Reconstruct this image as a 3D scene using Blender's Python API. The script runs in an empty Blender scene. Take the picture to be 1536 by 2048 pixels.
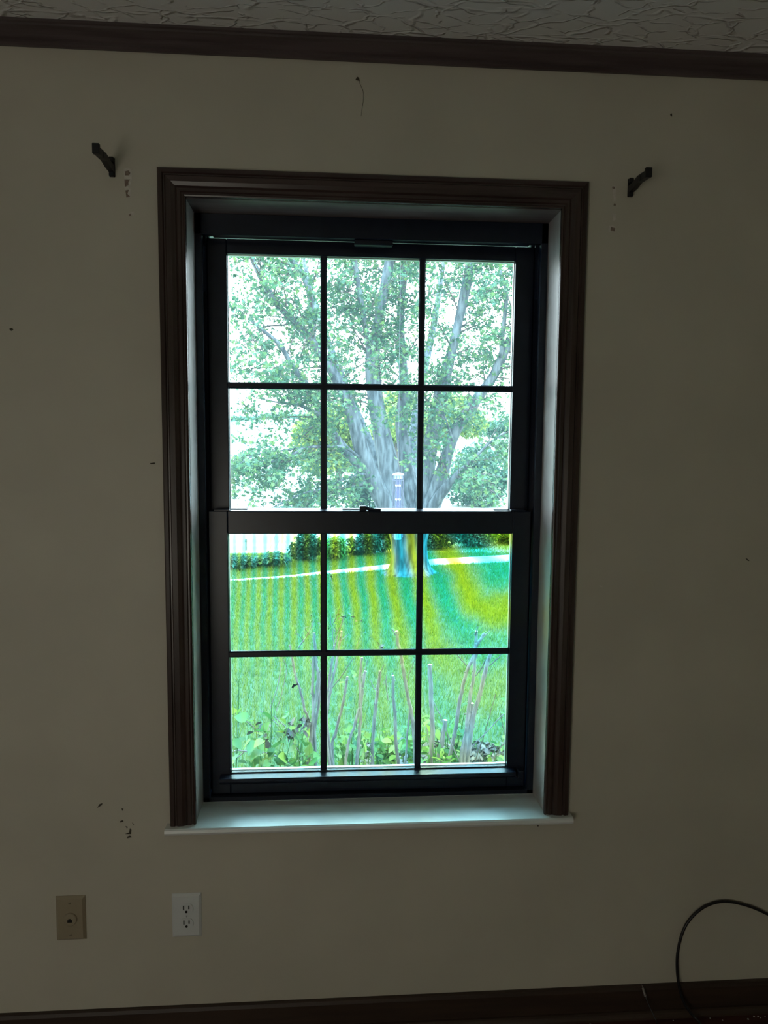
import bpy, math, random
import numpy as np
from mathutils import Vector, Matrix

random.seed(7)
rng = np.random.default_rng(11)
scene = bpy.context.scene
COL = scene.collection

# ------------------------------------------------------------------ camera
F_PX, W_PX, H_PX = 1420.0, 1536, 2048
C_POS = np.array([-0.0972, -1.7089, 1.4911])
YAW, PITCH, ROLL = 0.069793, -0.091030, 0.007951
FW = np.array([math.sin(YAW)*math.cos(PITCH), math.cos(YAW)*math.cos(PITCH), math.sin(PITCH)])
_r = np.cross(FW, [0, 0, 1]); _r /= np.linalg.norm(_r); _u = np.cross(_r, FW)
RT = _r*math.cos(ROLL) + _u*math.sin(ROLL)
UP = -_r*math.sin(ROLL) + _u*math.cos(ROLL)
cam_data = bpy.data.cameras.new('camera')
cam_data.sensor_fit = 'HORIZONTAL'
cam_data.sensor_width = 36.0
cam_data.lens = F_PX/W_PX*36.0
cam_data.clip_start = 0.05
cam_data.clip_end = 500
cam = bpy.data.objects.new('camera', cam_data)
COL.objects.link(cam)
M = Matrix.Identity(4)
for i in range(3):
    M[i][0], M[i][1], M[i][2], M[i][3] = RT[i], UP[i], -FW[i], C_POS[i]
cam.matrix_world = M
scene.camera = cam


def at(px, py, Y):
    """survey point: the place at depth Y (metres beyond the inner wall face) sighted at a photo pixel"""
    d = FW + RT*(px-768)/F_PX - UP*(py-1024)/F_PX
    return C_POS + d*(Y-C_POS[1])/d[1]


def atz(px, py, Z):
    d = FW + RT*(px-768)/F_PX - UP*(py-1024)/F_PX
    return C_POS + d*(Z-C_POS[2])/d[2]


# ------------------------------------------------------------------ world: bright overcast sky
SKY_ZENITH = 25.0
world = bpy.data.worlds.new('overcast_sky')
scene.world = world
world.use_nodes = True
nt = world.node_tree
nt.nodes.clear()
n_out = nt.nodes.new('ShaderNodeOutputWorld')
n_bg = nt.nodes.new('ShaderNodeBackground')
n_tc = nt.nodes.new('ShaderNodeTexCoord')
n_sep = nt.nodes.new('ShaderNodeSeparateXYZ')
n_map = nt.nodes.new('ShaderNodeMapRange')
n_map.inputs['From Min'].default_value = 0.0
n_map.inputs['From Max'].default_value = 1.0
n_map.inputs['To Min'].default_value = SKY_ZENITH/3.0
n_map.inputs['To Max'].default_value = SKY_ZENITH
nt.links.new(n_tc.outputs['Generated'], n_sep.inputs[0])
nt.links.new(n_sep.outputs['Z'], n_map.inputs['Value'])
n_col = nt.nodes.new('ShaderNodeValToRGB')
n_col.color_ramp.elements[0].position = 0.05
n_col.color_ramp.elements[0].color = (0.90, 0.98, 1.0, 1)
n_col.color_ramp.elements[1].position = 0.85
n_col.color_ramp.elements[1].color = (0.40, 0.70, 1.0, 1)
nt.links.new(n_sep.outputs['Z'], n_col.inputs[0])
nt.links.new(n_col.outputs[0], n_bg.inputs['Color'])
nt.links.new(n_map.outputs[0], n_bg.inputs['Strength'])
nt.links.new(n_bg.outputs[0], n_out.inputs['Surface'])


def area_light(name, loc, target, sx, sy, power, color):
    d = bpy.data.lights.new(name, 'AREA')
    d.shape = 'RECTANGLE'
    d.size, d.size_y = sx, sy
    d.energy = power
    d.color = color
    o = bpy.data.objects.new(name, d)
    COL.objects.link(o)
    o.location = loc
    o.rotation_euler = (Vector(target)-Vector(loc)).to_track_quat('-Z', 'Z').to_euler()
    return o


# daylight of a window in the west wall, and an added warm fill behind the camera
area_light('west_window_daylight', (-2.45, -1.15, 1.20), (2.0, -0.9, 1.0), 1.0, 1.4, 0.9, (0.80, 0.95, 1.0))
area_light('south_fill', (-1.15, -3.05, 0.80), (0.30, 0.0, 0.8), 1.1, 1.0, 10.2, (1.0, 0.94, 0.80))  # added fill light, no window modelled here

vs = scene.view_settings
scene.display_settings.display_device = 'sRGB'
vs.view_transform = 'Standard'
vs.look = 'None'
vs.exposure = 0.0
vs.gamma = 1.0
vs.use_curve_mapping = False
scene.cycles.max_bounces = 14
scene.cycles.transparent_max_bounces = 24
scene.cycles.sample_clamp_indirect = 6.0


# ------------------------------------------------------------------ materials
def lin(c):
    return tuple(((x/255.0)/12.92 if x/255.0 <= 0.04045 else ((x/255.0+0.055)/1.055)**2.4) for x in c)


def new_mat(name):
    m = bpy.data.materials.new(name)
    m.use_nodes = True
    t = m.node_tree
    t.nodes.clear()
    out = t.nodes.new('ShaderNodeOutputMaterial')
    return m, t, out


def noise_mat(name, c1, c2, scale=(5, 5, 5), rough=0.6, detail=4.0, bump=0.0, bump_dist=0.002, bump_scale=None,
              metallic=0.0, spec=0.5, lo=0.35, hi=0.65, distortion=0.0):
    """principled material whose colour varies between c1 and c2 with stretched object-space noise"""
    m, t, out = new_mat(name)
    p = t.nodes.new('ShaderNodeBsdfPrincipled')
    tc = t.nodes.new('ShaderNodeTexCoord')
    mp = t.nodes.new('ShaderNodeMapping')
    mp.inputs['Scale'].default_value = scale
    nz = t.nodes.new('ShaderNodeTexNoise')
    nz.inputs['Scale'].default_value = 1.0
    nz.inputs['Detail'].default_value = detail
    nz.inputs['Distortion'].default_value = distortion
    cr = t.nodes.new('ShaderNodeValToRGB')
    cr.color_ramp.elements[0].position = lo
    cr.color_ramp.elements[0].color = (*c1, 1)
    cr.color_ramp.elements[1].position = hi
    cr.color_ramp.elements[1].color = (*c2, 1)
    t.links.new(tc.outputs['Object'], mp.inputs[0])
    t.links.new(mp.outputs[0], nz.inputs['Vector'])
    t.links.new(nz.outputs['Fac'], cr.inputs[0])
    t.links.new(cr.outputs[0], p.inputs['Base Color'])
    p.inputs['Roughness'].default_value = rough
    p.inputs['Metallic'].default_value = metallic
    p.inputs['Specular IOR Level'].default_value = spec
    if bump > 0:
        b = t.nodes.new('ShaderNodeBump')
        b.inputs['Strength'].default_value = bump
        b.inputs['Distance'].default_value = bump_dist
        if bump_scale:
            mp2 = t.nodes.new('ShaderNodeMapping')
            mp2.inputs['Scale'].default_value = bump_scale
            nz2 = t.nodes.new('ShaderNodeTexNoise')
            nz2.inputs['Scale'].default_value = 1.0
            nz2.inputs['Detail'].default_value = 5.0
            t.links.new(tc.outputs['Object'], mp2.inputs[0])
            t.links.new(mp2.outputs[0], nz2.inputs['Vector'])
            t.links.new(nz2.outputs['Fac'], b.inputs['Height'])
        else:
            t.links.new(nz.outputs['Fac'], b.inputs['Height'])
        t.links.new(b.outputs[0], p.inputs['Normal'])
    t.links.new(p.outputs[0], out.inputs['Surface'])
    return m


def leaf_mat(name, cols, rough=0.45, trans=0.45, spec=0.4):
    """leaf: every leaf its own tone, part reflecting and part letting light through"""
    m, t, out = new_mat(name)
    geo = t.nodes.new('ShaderNodeNewGeometry')
    oi = t.nodes.new('ShaderNodeObjectInfo')
    add = t.nodes.new('ShaderNodeMath'); add.operation = 'ADD'
    fr = t.nodes.new('ShaderNodeMath'); fr.operation = 'FRACT'
    t.links.new(geo.outputs['Random Per Island'], add.inputs[0])
    t.links.new(oi.outputs['Random'], add.inputs[1])
    t.links.new(add.outputs[0], fr.inputs[0])
    cr = t.nodes.new('ShaderNodeValToRGB')
    el = cr.color_ramp.elements
    while len(el) < len(cols):
        el.new(0.5)
    for i, c in enumerate(cols):
        el[i].position = i/(len(cols)-1)
        el[i].color = (*c, 1)
    t.links.new(fr.outputs[0], cr.inputs[0])
    p = t.nodes.new('ShaderNodeBsdfPrincipled')
    p.inputs['Roughness'].default_value = rough
    p.inputs['Specular IOR Level'].default_value = spec
    t.links.new(cr.outputs[0], p.inputs['Base Color'])
    tr = t.nodes.new('ShaderNodeBsdfTranslucent')
    t.links.new(cr.outputs[0], tr.inputs['Color'])
    mx = t.nodes.new('ShaderNodeMixShader')
    mx.inputs[0].default_value = trans
    t.links.new(p.outputs[0], mx.inputs[1])
    t.links.new(tr.outputs[0], mx.inputs[2])
    t.links.new(mx.outputs[0], out.inputs['Surface'])
    return m


def glass_mat(name, dust=0.0, haze_col=(0.6, 0.9, 1.0)):
    """window glass: clear with a sky reflection, plus a bluish film that stands in for lens haze"""
    m, t, out = new_mat(name)
    tp = t.nodes.new('ShaderNodeBsdfTransparent')
    tp.inputs[0].default_value = (0.97, 0.99, 0.98, 1)
    gl = t.nodes.new('ShaderNodeBsdfGlossy')
    gl.inputs['Roughness'].default_value = 0.02
    fr = t.nodes.new('ShaderNodeFresnel')
    fr.inputs['IOR'].default_value = 1.3
    mx = t.nodes.new('ShaderNodeMixShader')
    t.links.new(fr.outputs[0], mx.inputs[0])
    t.links.new(tp.outputs[0], mx.inputs[1])
    t.links.new(gl.outputs[0], mx.inputs[2])
    last = mx
    if dust > 0:  # strength of the painted haze film
        tl = t.nodes.new('ShaderNodeBsdfTranslucent')
        tl.inputs[0].default_value = (*haze_col, 1)
        tc = t.nodes.new('ShaderNodeTexCoord')
        nz = t.nodes.new('ShaderNodeTexNoise')
        nz.inputs['Scale'].default_value = 4.0
        nz.inputs['Detail'].default_value = 3.0
        mr = t.nodes.new('ShaderNodeMapRange')
        mr.inputs['To Min'].default_value = dust*0.7
        mr.inputs['To Max'].default_value = dust*1.3
        t.links.new(tc.outputs['Object'], nz.inputs['Vector'])
        t.links.new(nz.outputs['Fac'], mr.inputs['Value'])
        m2 = t.nodes.new('ShaderNodeMixShader')
        t.links.new(mr.outputs[0], m2.inputs[0])
        t.links.new(mx.outputs[0], m2.inputs[1])
        t.links.new(tl.outputs[0], m2.inputs[2])
        last = m2
    t.links.new(last.outputs[0], out.inputs['Surface'])
    return m


def clear_plastic(name, col, alpha):
    m, t, out = new_mat(name)
    tp = t.nodes.new('ShaderNodeBsdfTransparent')
    tp.inputs[0].default_value = (*col, 1)
    p = t.nodes.new('ShaderNodeBsdfPrincipled')
    p.inputs['Base Color'].default_value = (*col, 1)
    p.inputs['Roughness'].default_value = 0.15
    mx = t.nodes.new('ShaderNodeMixShader')
    mx.inputs[0].default_value = alpha
    t.links.new(tp.outputs[0], mx.inputs[1])
    t.links.new(p.outputs[0], mx.inputs[2])
    t.links.new(mx.outputs[0], out.inputs['Surface'])
    return m


def screen_mat(name):
    """fine insect mesh with camera moire painted into its tint as yellow and cyan bands (object space, metres)"""
    m, t, out = new_mat(name)
    tc = t.nodes.new('ShaderNodeTexCoord')
    sp = t.nodes.new('ShaderNodeSeparateXYZ')
    t.links.new(tc.outputs['Object'], sp.inputs[0])

    def mth(op, a, b=None, c=None):
        n = t.nodes.new('ShaderNodeMath')
        n.operation = op
        for i, v in enumerate((a, b, c)):
            if v is None:
                continue
            if isinstance(v, (int, float)):
                n.inputs[i].default_value = v
            else:
                t.links.new(v, n.inputs[i])
        return n.outputs[0]
    X, Z = sp.outputs['X'], sp.outputs['Z']
    px = mth('MULTIPLY', X, 750.0)          # x in units of 1.33 mm from the window centre
    pz = mth('MULTIPLY', Z, -750.0)
    nz = t.nodes.new('ShaderNodeTexNoise')
    nz.inputs['Scale'].default_value = 7.0
    nz.inputs['Detail'].default_value = 2.0
    t.links.new(tc.outputs['Object'], nz.inputs['Vector'])
    wob = mth('MULTIPLY_ADD', nz.outputs['Fac'], 0.6, -0.3)
    a = mth('SUBTRACT', px, 275.0)
    quad = mth('MULTIPLY', mth('MULTIPLY', a, a), 4.6e-5)
    cross = mth('MULTIPLY', mth('MULTIPLY', mth('ADD', px, 135.0), pz), 1.5e-5)
    ph = mth('ADD', mth('ADD', quad, cross), wob)
    band = mth('SINE', mth('MULTIPLY', ph, 2*math.pi))
    f = mth('MULTIPLY_ADD', band, 0.5, 0.5)
    cr = t.nodes.new('ShaderNodeValToRGB')
    el = cr.color_ramp.elements
    el[0].position = 0.0; el[0].color = (0.25, 0.92, 1.0, 1)
    el[1].position = 1.0; el[1].color = (1.0, 0.96, 0.18, 1)
    e = el.new(0.5); e.color = (0.78, 0.97, 0.90, 1)
    t.links.new(f, cr.inputs[0])
    # the bands are strong to the right and in the upper half, faint to the left and low down
    amp = t.nodes.new('ShaderNodeMapRange')
    amp.inputs['From Min'].default_value = -0.40
    amp.inputs['From Max'].default_value = 0.15
    amp.inputs['To Min'].default_value = 0.42
    amp.inputs['To Max'].default_value = 1.0
    t.links.new(X, amp.inputs['Value'])
    amz = t.nodes.new('ShaderNodeMapRange')
    amz.inputs['From Min'].default_value = -0.25
    amz.inputs['From Max'].default_value = -0.02
    amz.inputs['To Min'].default_value = 0.24
    amz.inputs['To Max'].default_value = 1.0
    t.links.new(Z, amz.inputs['Value'])
    mixc = t.nodes.new('ShaderNodeMixRGB')
    mixc.inputs['Color1'].default_value = (0.89, 0.97, 0.96, 1)
    t.links.new(mth('MULTIPLY', amp.outputs[0], amz.outputs[0]), mixc.inputs[0])
    t.links.new(cr.outputs[0], mixc.inputs['Color2'])
    tp = t.nodes.new('ShaderNodeBsdfTransparent')
    t.links.new(mixc.outputs[0], tp.inputs[0])
    df = t.nodes.new('ShaderNodeBsdfDiffuse')
    df.inputs[0].default_value = (0.25, 0.27, 0.28, 1)
    mx = t.nodes.new('ShaderNodeMixShader')
    mx.inputs[0].default_value = 0.018
    t.links.new(tp.outputs[0], mx.inputs[1])
    t.links.new(df.outputs[0], mx.inputs[2])
    t.links.new(mx.outputs[0], out.inputs['Surface'])
    return m


def ceiling_mat(name):
    """white ceiling with a stomped plaster texture of crossing ridges"""
    m, t, out = new_mat(name)
    p = t.nodes.new('ShaderNodeBsdfPrincipled')
    p.inputs['Base Color'].default_value = (0.80, 0.79, 0.78, 1)
    p.inputs['Roughness'].default_value = 0.7
    tc = t.nodes.new('ShaderNodeTexCoord')
    heights = []
    for rot, sc, seed in ((0.5, 8.0, 0.0), (1.4, 12.0, 3.1), (2.4, 17.0, 7.7)):
        mp = t.nodes.new('ShaderNodeMapping')
        mp.inputs['Location'].default_value = (seed, seed*.7, 0)
        mp.inputs['Rotation'].default_value = (0, 0, rot)
        mp.inputs['Scale'].default_value = (sc*0.62, sc*1.25, 0.0)
        nd = t.nodes.new('ShaderNodeTexNoise')
        nd.inputs['Scale'].default_value = 1.6
        nd.inputs['Detail'].default_value = 2.0
        vm = t.nodes.new('ShaderNodeVectorMath'); vm.operation = 'MULTIPLY_ADD'
        vm.inputs[1].default_value = (0.55, 0.55, 0.0)
        vo = t.nodes.new('ShaderNodeTexVoronoi')
        vo.voronoi_dimensions = '2D'
        vo.feature = 'DISTANCE_TO_EDGE'
        vo.inputs['Scale'].default_value = 1.0
        mr = t.nodes.new('ShaderNodeMapRange')
        mr.interpolation_type = 'SMOOTHSTEP'
        mr.inputs['From Max'].default_value = 0.055
        mr.inputs['To Min'].default_value = 1.0
        mr.inputs['To Max'].default_value = 0.0
        nm = t.nodes.new('ShaderNodeTexNoise')
        nm.inputs['Scale'].default_value = 2.1
        mm = t.nodes.new('ShaderNodeMapRange')
        mm.inputs['From Min'].default_value = 0.43
        mm.inputs['From Max'].default_value = 0.60
        mu = t.nodes.new('ShaderNodeMath'); mu.operation = 'MULTIPLY'
        t.links.new(tc.outputs['Object'], mp.inputs[0])
        t.links.new(mp.outputs[0], nd.inputs['Vector'])
        t.links.new(nd.outputs['Color'], vm.inputs[0])
        t.links.new(mp.outputs[0], vm.inputs[2])
        t.links.new(vm.outputs[0], vo.inputs['Vector'])
        t.links.new(vo.outputs['Distance'], mr.inputs['Value'])
        t.links.new(mp.outputs[0], nm.inputs['Vector'])
        t.links.new(nm.outputs['Fac'], mm.inputs['Value'])
        t.links.new(mr.outputs[0], mu.inputs[0])
        t.links.new(mm.outputs[0], mu.inputs[1])
        heights.append(mu.outputs[0])
    a = t.nodes.new('ShaderNodeMath'); a.operation = 'ADD'
    t.links.new(heights[0], a.inputs[0]); t.links.new(heights[1], a.inputs[1])
    b2 = t.nodes.new('ShaderNodeMath'); b2.operation = 'ADD'
    t.links.new(a.outputs[0], b2.inputs[0]); t.links.new(heights[2], b2.inputs[1])
    bp = t.nodes.new('ShaderNodeBump')
    bp.inputs['Strength'].default_value = 0.9
    bp.inputs['Distance'].default_value = 0.005
    t.links.new(b2.outputs[0], bp.inputs['Height'])
    t.links.new(bp.outputs[0], p.inputs['Normal'])
    t.links.new(p.outputs[0], out.inputs['Surface'])
    return m


WALL = noise_mat('cream_wall_paint', (0.56, 0.52, 0.43), (0.62, 0.575, 0.475), (3, 3, 3), 0.55, bump=0.06, bump_dist=0.001, bump_scale=(60, 60, 60))
CEIL = ceiling_mat('stomped_plaster')
FLOOR = noise_mat('dark_red_floor', (0.045, 0.012, 0.010), (0.09, 0.03, 0.022), (4, 40, 4), 0.45)
CASING = noise_mat('dark_stained_wood', (0.0340, 0.0204, 0.0170), (0.0612, 0.0384, 0.0316), (60, 60, 4), 0.27, bump=0.05, bump_dist=0.0005)
CASING_H = noise_mat('dark_stained_wood_across', (0.0408, 0.0246, 0.0232), (0.0731, 0.0467, 0.0424), (4, 60, 60), 0.27, bump=0.05, bump_dist=0.0005)
CROWN = noise_mat('dark_stained_crown_wood', (0.072, 0.052, 0.053), (0.115, 0.088, 0.088), (4, 60, 60), 0.35)
BASE_W = noise_mat('dark_baseboard_wood', (0.035, 0.020, 0.013), (0.055, 0.032, 0.020), (4, 60, 60), 0.5)
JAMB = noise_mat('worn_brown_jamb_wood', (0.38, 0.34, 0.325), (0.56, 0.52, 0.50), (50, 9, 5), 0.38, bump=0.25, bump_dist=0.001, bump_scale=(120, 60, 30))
JAMB_H = noise_mat('worn_brown_shaded_head_wood', (0.10, 0.075, 0.072), (0.17, 0.13, 0.125), (5, 50, 50), 0.4, bump=0.2, bump_dist=0.001)  # darker copy of the jamb wood, shade under the head put into its colour
SILL = noise_mat('white_cultured_marble', (0.76, 0.77, 0.75), (0.84, 0.85, 0.83), (6, 14, 6), 0.32, distortion=1.0)
FRAME = noise_mat('black_window_vinyl', (0.005, 0.010, 0.024), (0.008, 0.014, 0.031), (30, 30, 30), 0.33)
SPACER = noise_mat('aluminium_glass_spacer', (0.55, 0.60, 0.60), (0.68, 0.72, 0.72), (20, 20, 20), 0.35, metallic=0.7)
GLASS_UP = glass_mat('hazed_upper_glass', 0.016)  # veiling haze of the lens put into the upper panes
GLASS_LO = glass_mat('lower_glass', 0.004)
SCREEN = screen_mat('insect_screen_mesh')
IRON = noise_mat('black_iron', (0.006, 0.006, 0.008), (0.010, 0.010, 0.012), (40, 40, 40), 0.5)
STEEL = noise_mat('grey_screw_steel', (0.35, 0.34, 0.32), (0.5, 0.48, 0.46), (80, 80, 80), 0.35, metallic=0.8)
IVORY = noise_mat('almond_plastic', (0.34, 0.285, 0.195), (0.36, 0.30, 0.205), (10, 10, 10), 0.4)
WHITE = noise_mat('white_plastic', (0.6944, 0.7119, 0.7068), (0.7280, 0.7458, 0.7410), (10, 10, 10), 0.38)
HOLE = noise_mat('dark_socket', (0.006, 0.005, 0.004), (0.008, 0.007, 0.006), (10, 10, 10), 0.7)
CABLE = noise_mat('black_cable_jacket', (0.008, 0.008, 0.009), (0.012, 0.012, 0.013), (50, 50, 50), 0.38)
PAPER = noise_mat('torn_wall_paper', (0.62, 0.57, 0.50), (0.72, 0.67, 0.60), (120, 120, 120), 0.9)
PAPERB = noise_mat('brown_gypsum_paper', (0.20, 0.145, 0.115), (0.34, 0.26, 0.21), (150, 150, 150), 0.9)
LINT = noise_mat('pale_lint', (0.5, 0.48, 0.44), (0.65, 0.62, 0.58), (90, 90, 90), 0.9)
DUST = noise_mat('grey_brown_dust', (0.05, 0.042, 0.03), (0.08, 0.07, 0.05), (90, 90, 90), 0.9)

LAWN = noise_mat('lawn_soil_and_turf', (0.0255, 0.0537, 0.0167), (0.0446, 0.0782, 0.0260), (9, 9, 9), 0.8, detail=8.0)
FIELD = noise_mat('pale_hay_field', (0.1848, 0.2376, 0.1650), (0.2772, 0.3036, 0.2376), (0.5, 1.6, 1.0), 0.9, detail=8.0)
LANE = noise_mat('pale_gravel', (0.6930, 0.6630, 0.6359), (0.9500, 0.9471, 0.9200), (6, 6, 6), 0.9, detail=8.0)
BARK = noise_mat('grey_maple_bark', (0.0278, 0.0354, 0.0404), (0.1111, 0.1338, 0.1439), (16, 16, 3.2), 0.85, detail=6.0, bump=1.0, bump_dist=0.03, lo=0.38, hi=0.62)
TWIG = noise_mat('brown_twig_bark', (0.0495, 0.0363, 0.0297), (0.0924, 0.0726, 0.0594), (20, 20, 20), 0.8)
STEMB = noise_mat('grey_brown_stem_bark', (0.0842, 0.0699, 0.0699), (0.1767, 0.1479, 0.1438), (90, 90, 14), 0.75, bump=0.5, bump_dist=0.003)
CUT = noise_mat('fresh_cut_wood', (0.4092, 0.3036, 0.1914), (0.5280, 0.4224, 0.2904), (90, 90, 90), 0.8)
MAPLE = leaf_mat('maple_leaves', [(0.0236, 0.0794, 0.0395), (0.0471, 0.1286, 0.0610), (0.0824, 0.1777, 0.0682), (0.1493, 0.2496, 0.0682)])
BUSHT = leaf_mat('teal_bush_leaves', [(0.0257, 0.0729, 0.0475), (0.0515, 0.1287, 0.0752), (0.1030, 0.1845, 0.0950)])
BUSHD = leaf_mat('dark_bush_leaves', [(0.0161, 0.0454, 0.0289), (0.0312, 0.0825, 0.0417), (0.0757, 0.1361, 0.0569)])
BUSHY = leaf_mat('yellow_green_leaves', [(0.0990, 0.1733, 0.0363), (0.1897, 0.2722, 0.0436), (0.2970, 0.3548, 0.0653)])
WEED = leaf_mat('weed_leaves', [(0.0294, 0.0980, 0.0267), (0.0588, 0.1503, 0.0356), (0.1176, 0.2156, 0.0416), (0.1960, 0.2614, 0.0475)])
DRYL = leaf_mat('dry_brown_leaves', [(0.0272, 0.0218, 0.0200), (0.0545, 0.0417, 0.0345), (0.0799, 0.0617, 0.0472)], trans=0.15)
GRASS = leaf_mat('grass_blades', [(0.0468, 0.0985, 0.0221), (0.0766, 0.1421, 0.0299), (0.1140, 0.1760, 0.0355), (0.1665, 0.2116, 0.0473)], trans=0.35, spec=0.25)
FEEDW = noise_mat('white_feeder_lid', (0.78, 0.78, 0.76), (0.85, 0.85, 0.83), (20, 20, 20), 0.4)
FEEDT = clear_plastic('clear_feeder_tube', (0.16, 0.17, 0.30), 0.45)
FEEDC = noise_mat('blue_grey_feeder_plastic', (0.20, 0.34, 0.46), (0.26, 0.40, 0.52), (20, 20, 20), 0.4)
FEEDB = noise_mat('dark_feeder_wire', (0.045, 0.045, 0.075), (0.07, 0.07, 0.11), (20, 20, 20), 0.4)
SEED = noise_mat('bird_seed', (0.06, 0.055, 0.06), (0.16, 0.14, 0.13), (120, 120, 120), 0.9)
GALV = noise_mat('weathered_post_metal', (0.11, 0.10, 0.09), (0.18, 0.17, 0.15), (30, 30, 30), 0.6, metallic=0.4)
SCRAP = noise_mat('black_scrap', (0.008, 0.009, 0.008), (0.015, 0.016, 0.014), (60, 60, 60), 0.9)


# ------------------------------------------------------------------ mesh helpers
class MB:
    """collects shapes and links them as ONE mesh object"""
    def __init__(self):
        self.v, self.f, self.m = [], [], []

    def add(self, verts, faces, mi=0):
        o = len(self.v)
        self.v += [tuple(map(float, p)) for p in verts]
        self.f += [tuple(i+o for i in fc) for fc in faces]
        self.m += [mi]*len(faces)
        return self

    def box(self, x0, x1, y0, y1, z0, z1, ch=0.0, mi=0):
        """box with chamfered edges"""
        c = min(ch, (x1-x0)*0.45, (y1-y0)*0.45, (z1-z0)*0.45)
        if c <= 0:
            vs_ = [(x, y, z) for z in (z0, z1) for y in (y0, y1) for x in (x0, x1)]
            fs = [(0, 2, 3, 1), (4, 5, 7, 6), (0, 1, 5, 4), (2, 6, 7, 3), (0, 4, 6, 2), (1, 3, 7, 5)]
            return self.add(vs_, fs, mi)
        xs, ys, zs = (x0, x1), (y0, y1), (z0, z1)
        vs_, idx = [], {}
        for i in (0, 1):
            for j in (0, 1):
                for k in (0, 1):
                    sx, sy, sz = (1 if i == 0 else -1), (1 if j == 0 else -1), (1 if k == 0 else -1)
                    x, y, z = xs[i], ys[j], zs[k]
                    idx[i, j, k, 0] = len(vs_); vs_.append((x, y+sy*c, z+sz*c))
                    idx[i, j, k, 1] = len(vs_); vs_.append((x+sx*c, y, z+sz*c))
                    idx[i, j, k, 2] = len(vs_); vs_.append((x+sx*c, y+sy*c, z))
        fs = []
        for s in (0, 1):
            a = [idx[s, 0, 0, 0], idx[s, 1, 0, 0], idx[s, 1, 1, 0], idx[s, 0, 1, 0]]
            b = [idx[0, s, 0, 1], idx[1, s, 0, 1], idx[1, s, 1, 1], idx[0, s, 1, 1]]
            d = [idx[0, 0, s, 2], idx[1, 0, s, 2], idx[1, 1, s, 2], idx[0, 1, s, 2]]
            fs += [tuple(a if s else a[::-1]), tuple(b[::-1] if s else b), tuple(d if s else d[::-1])]
        for j in (0, 1):
            for k in (0, 1):
                fs.append((idx[0, j, k, 1], idx[1, j, k, 1], idx[1, j, k, 2], idx[0, j, k, 2]))
                fs.append((idx[j, 0, k, 0], idx[j, 1, k, 0], idx[j, 1, k, 2], idx[j, 0, k, 2]))
                fs.append((idx[j, k, 0, 0], idx[j, k, 1, 0], idx[j, k, 1, 1], idx[j, k, 0, 1]))
        for i in (0, 1):
            for j in (0, 1):
                for k in (0, 1):
                    fs.append((idx[i, j, k, 0], idx[i, j, k, 1], idx[i, j, k, 2]))
        return self.add(vs_, fs, mi)

    def tube(self, pts, radii, segs=8, cap=True, mi=0, cap_mi=None):
        P = [np.array(p, float) for p in pts]
        n = len(P)
        if isinstance(radii, (int, float)):
            radii = [radii]*n
        ref = np.array([0.31, 0.87, 0.23])
        vs_, fs = [], []
        for i in range(n):
            t = P[min(i+1, n-1)]-P[max(i-1, 0)]
            t /= (np.linalg.norm(t)+1e-12)
            a = np.cross(t, ref); a /= (np.linalg.norm(a)+1e-12)
            b = np.cross(t, a)
            for k in range(segs):
                th = 2*math.pi*k/segs
                vs_.append(P[i]+radii[i]*(a*math.cos(th)+b*math.sin(th)))
        for i in range(n-1):
            for k in range(segs):
                k2 = (k+1) % segs
                fs.append((i*segs+k, i*segs+k2, (i+1)*segs+k2, (i+1)*segs+k))
        self.add(vs_, fs, mi)
        if cap:
            o = len(self.v)-len(vs_)
            self.f.append(tuple(o+k for k in range(segs))[::-1]); self.m.append(mi)
            self.f.append(tuple(o+(n-1)*segs+k for k in range(segs))); self.m.append(mi if cap_mi is None else cap_mi)
        return self

    def lathe(self, prof, origin=(0, 0, 0), segs=20, axis='z', mi=0):
        """profile (r, h) turned about an axis; closed at both ends"""
        o = np.array(origin, float)
        vs_, fs = [], []
        for (rr, h) in prof:
            for k in range(segs):
                th = 2*math.pi*k/segs
                c, s = rr*math.cos(th), rr*math.sin(th)
                vs_.append(o+(np.array([c, s, h]) if axis == 'z' else np.array([c, h, s])))
        n = len(prof)
        for i in range(n-1):
            for k in range(segs):
                k2 = (k+1) % segs
                fs.append((i*segs+k, i*segs+k2, (i+1)*segs+k2, (i+1)*segs+k))
        fs.append(tuple(range(segs))[::-1])
        fs.append(tuple((n-1)*segs+k for k in range(segs)))
        return self.add(vs_, fs, mi)

    def prism(self, outline, fn0, fn1, mi=0):
        """outline points mapped by fn0 / fn1 to the two end sections"""
        n = len(outline)
        vs_ = [fn0(*p) for p in outline]+[fn1(*p) for p in outline]
        fs = [(i, (i+1) % n, n+(i+1) % n, n+i) for i in range(n)]
        fs += [tuple(range(n))[::-1], tuple(range(n, 2*n))]
        return self.add(vs_, fs, mi)

    def mesh(self, name, mats, smooth=False):
        me = bpy.data.meshes.new(name)
        me.from_pydata(self.v, [], self.f)
        for mm in (mats if isinstance(mats, (list, tuple)) else [mats]):
            me.materials.append(mm)
        me.polygons.foreach_set('material_index', self.m)
        if smooth:
            me.polygons.foreach_set('use_smooth', [True]*len(self.f))
        me.update()
        bm = __import__('bmesh').new()
        bm.from_mesh(me)
        __import__('bmesh').ops.recalc_face_normals(bm, faces=bm.faces)
        bm.to_mesh(me); bm.free()
        return me

    def build(self, name, mats, parent=None, smooth=False, loc=None):
        o = bpy.data.objects.new(name, self.mesh(name, mats, smooth))
        COL.objects.link(o)
        if parent is not None:
            o.parent = parent
            p, off = parent, Vector((0, 0, 0))
            while p is not None:
                off += p.location
                p = p.parent
            o.location = -off if loc is None else Vector(loc)
        elif loc is not None:
            o.location = loc
        return o


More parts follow.
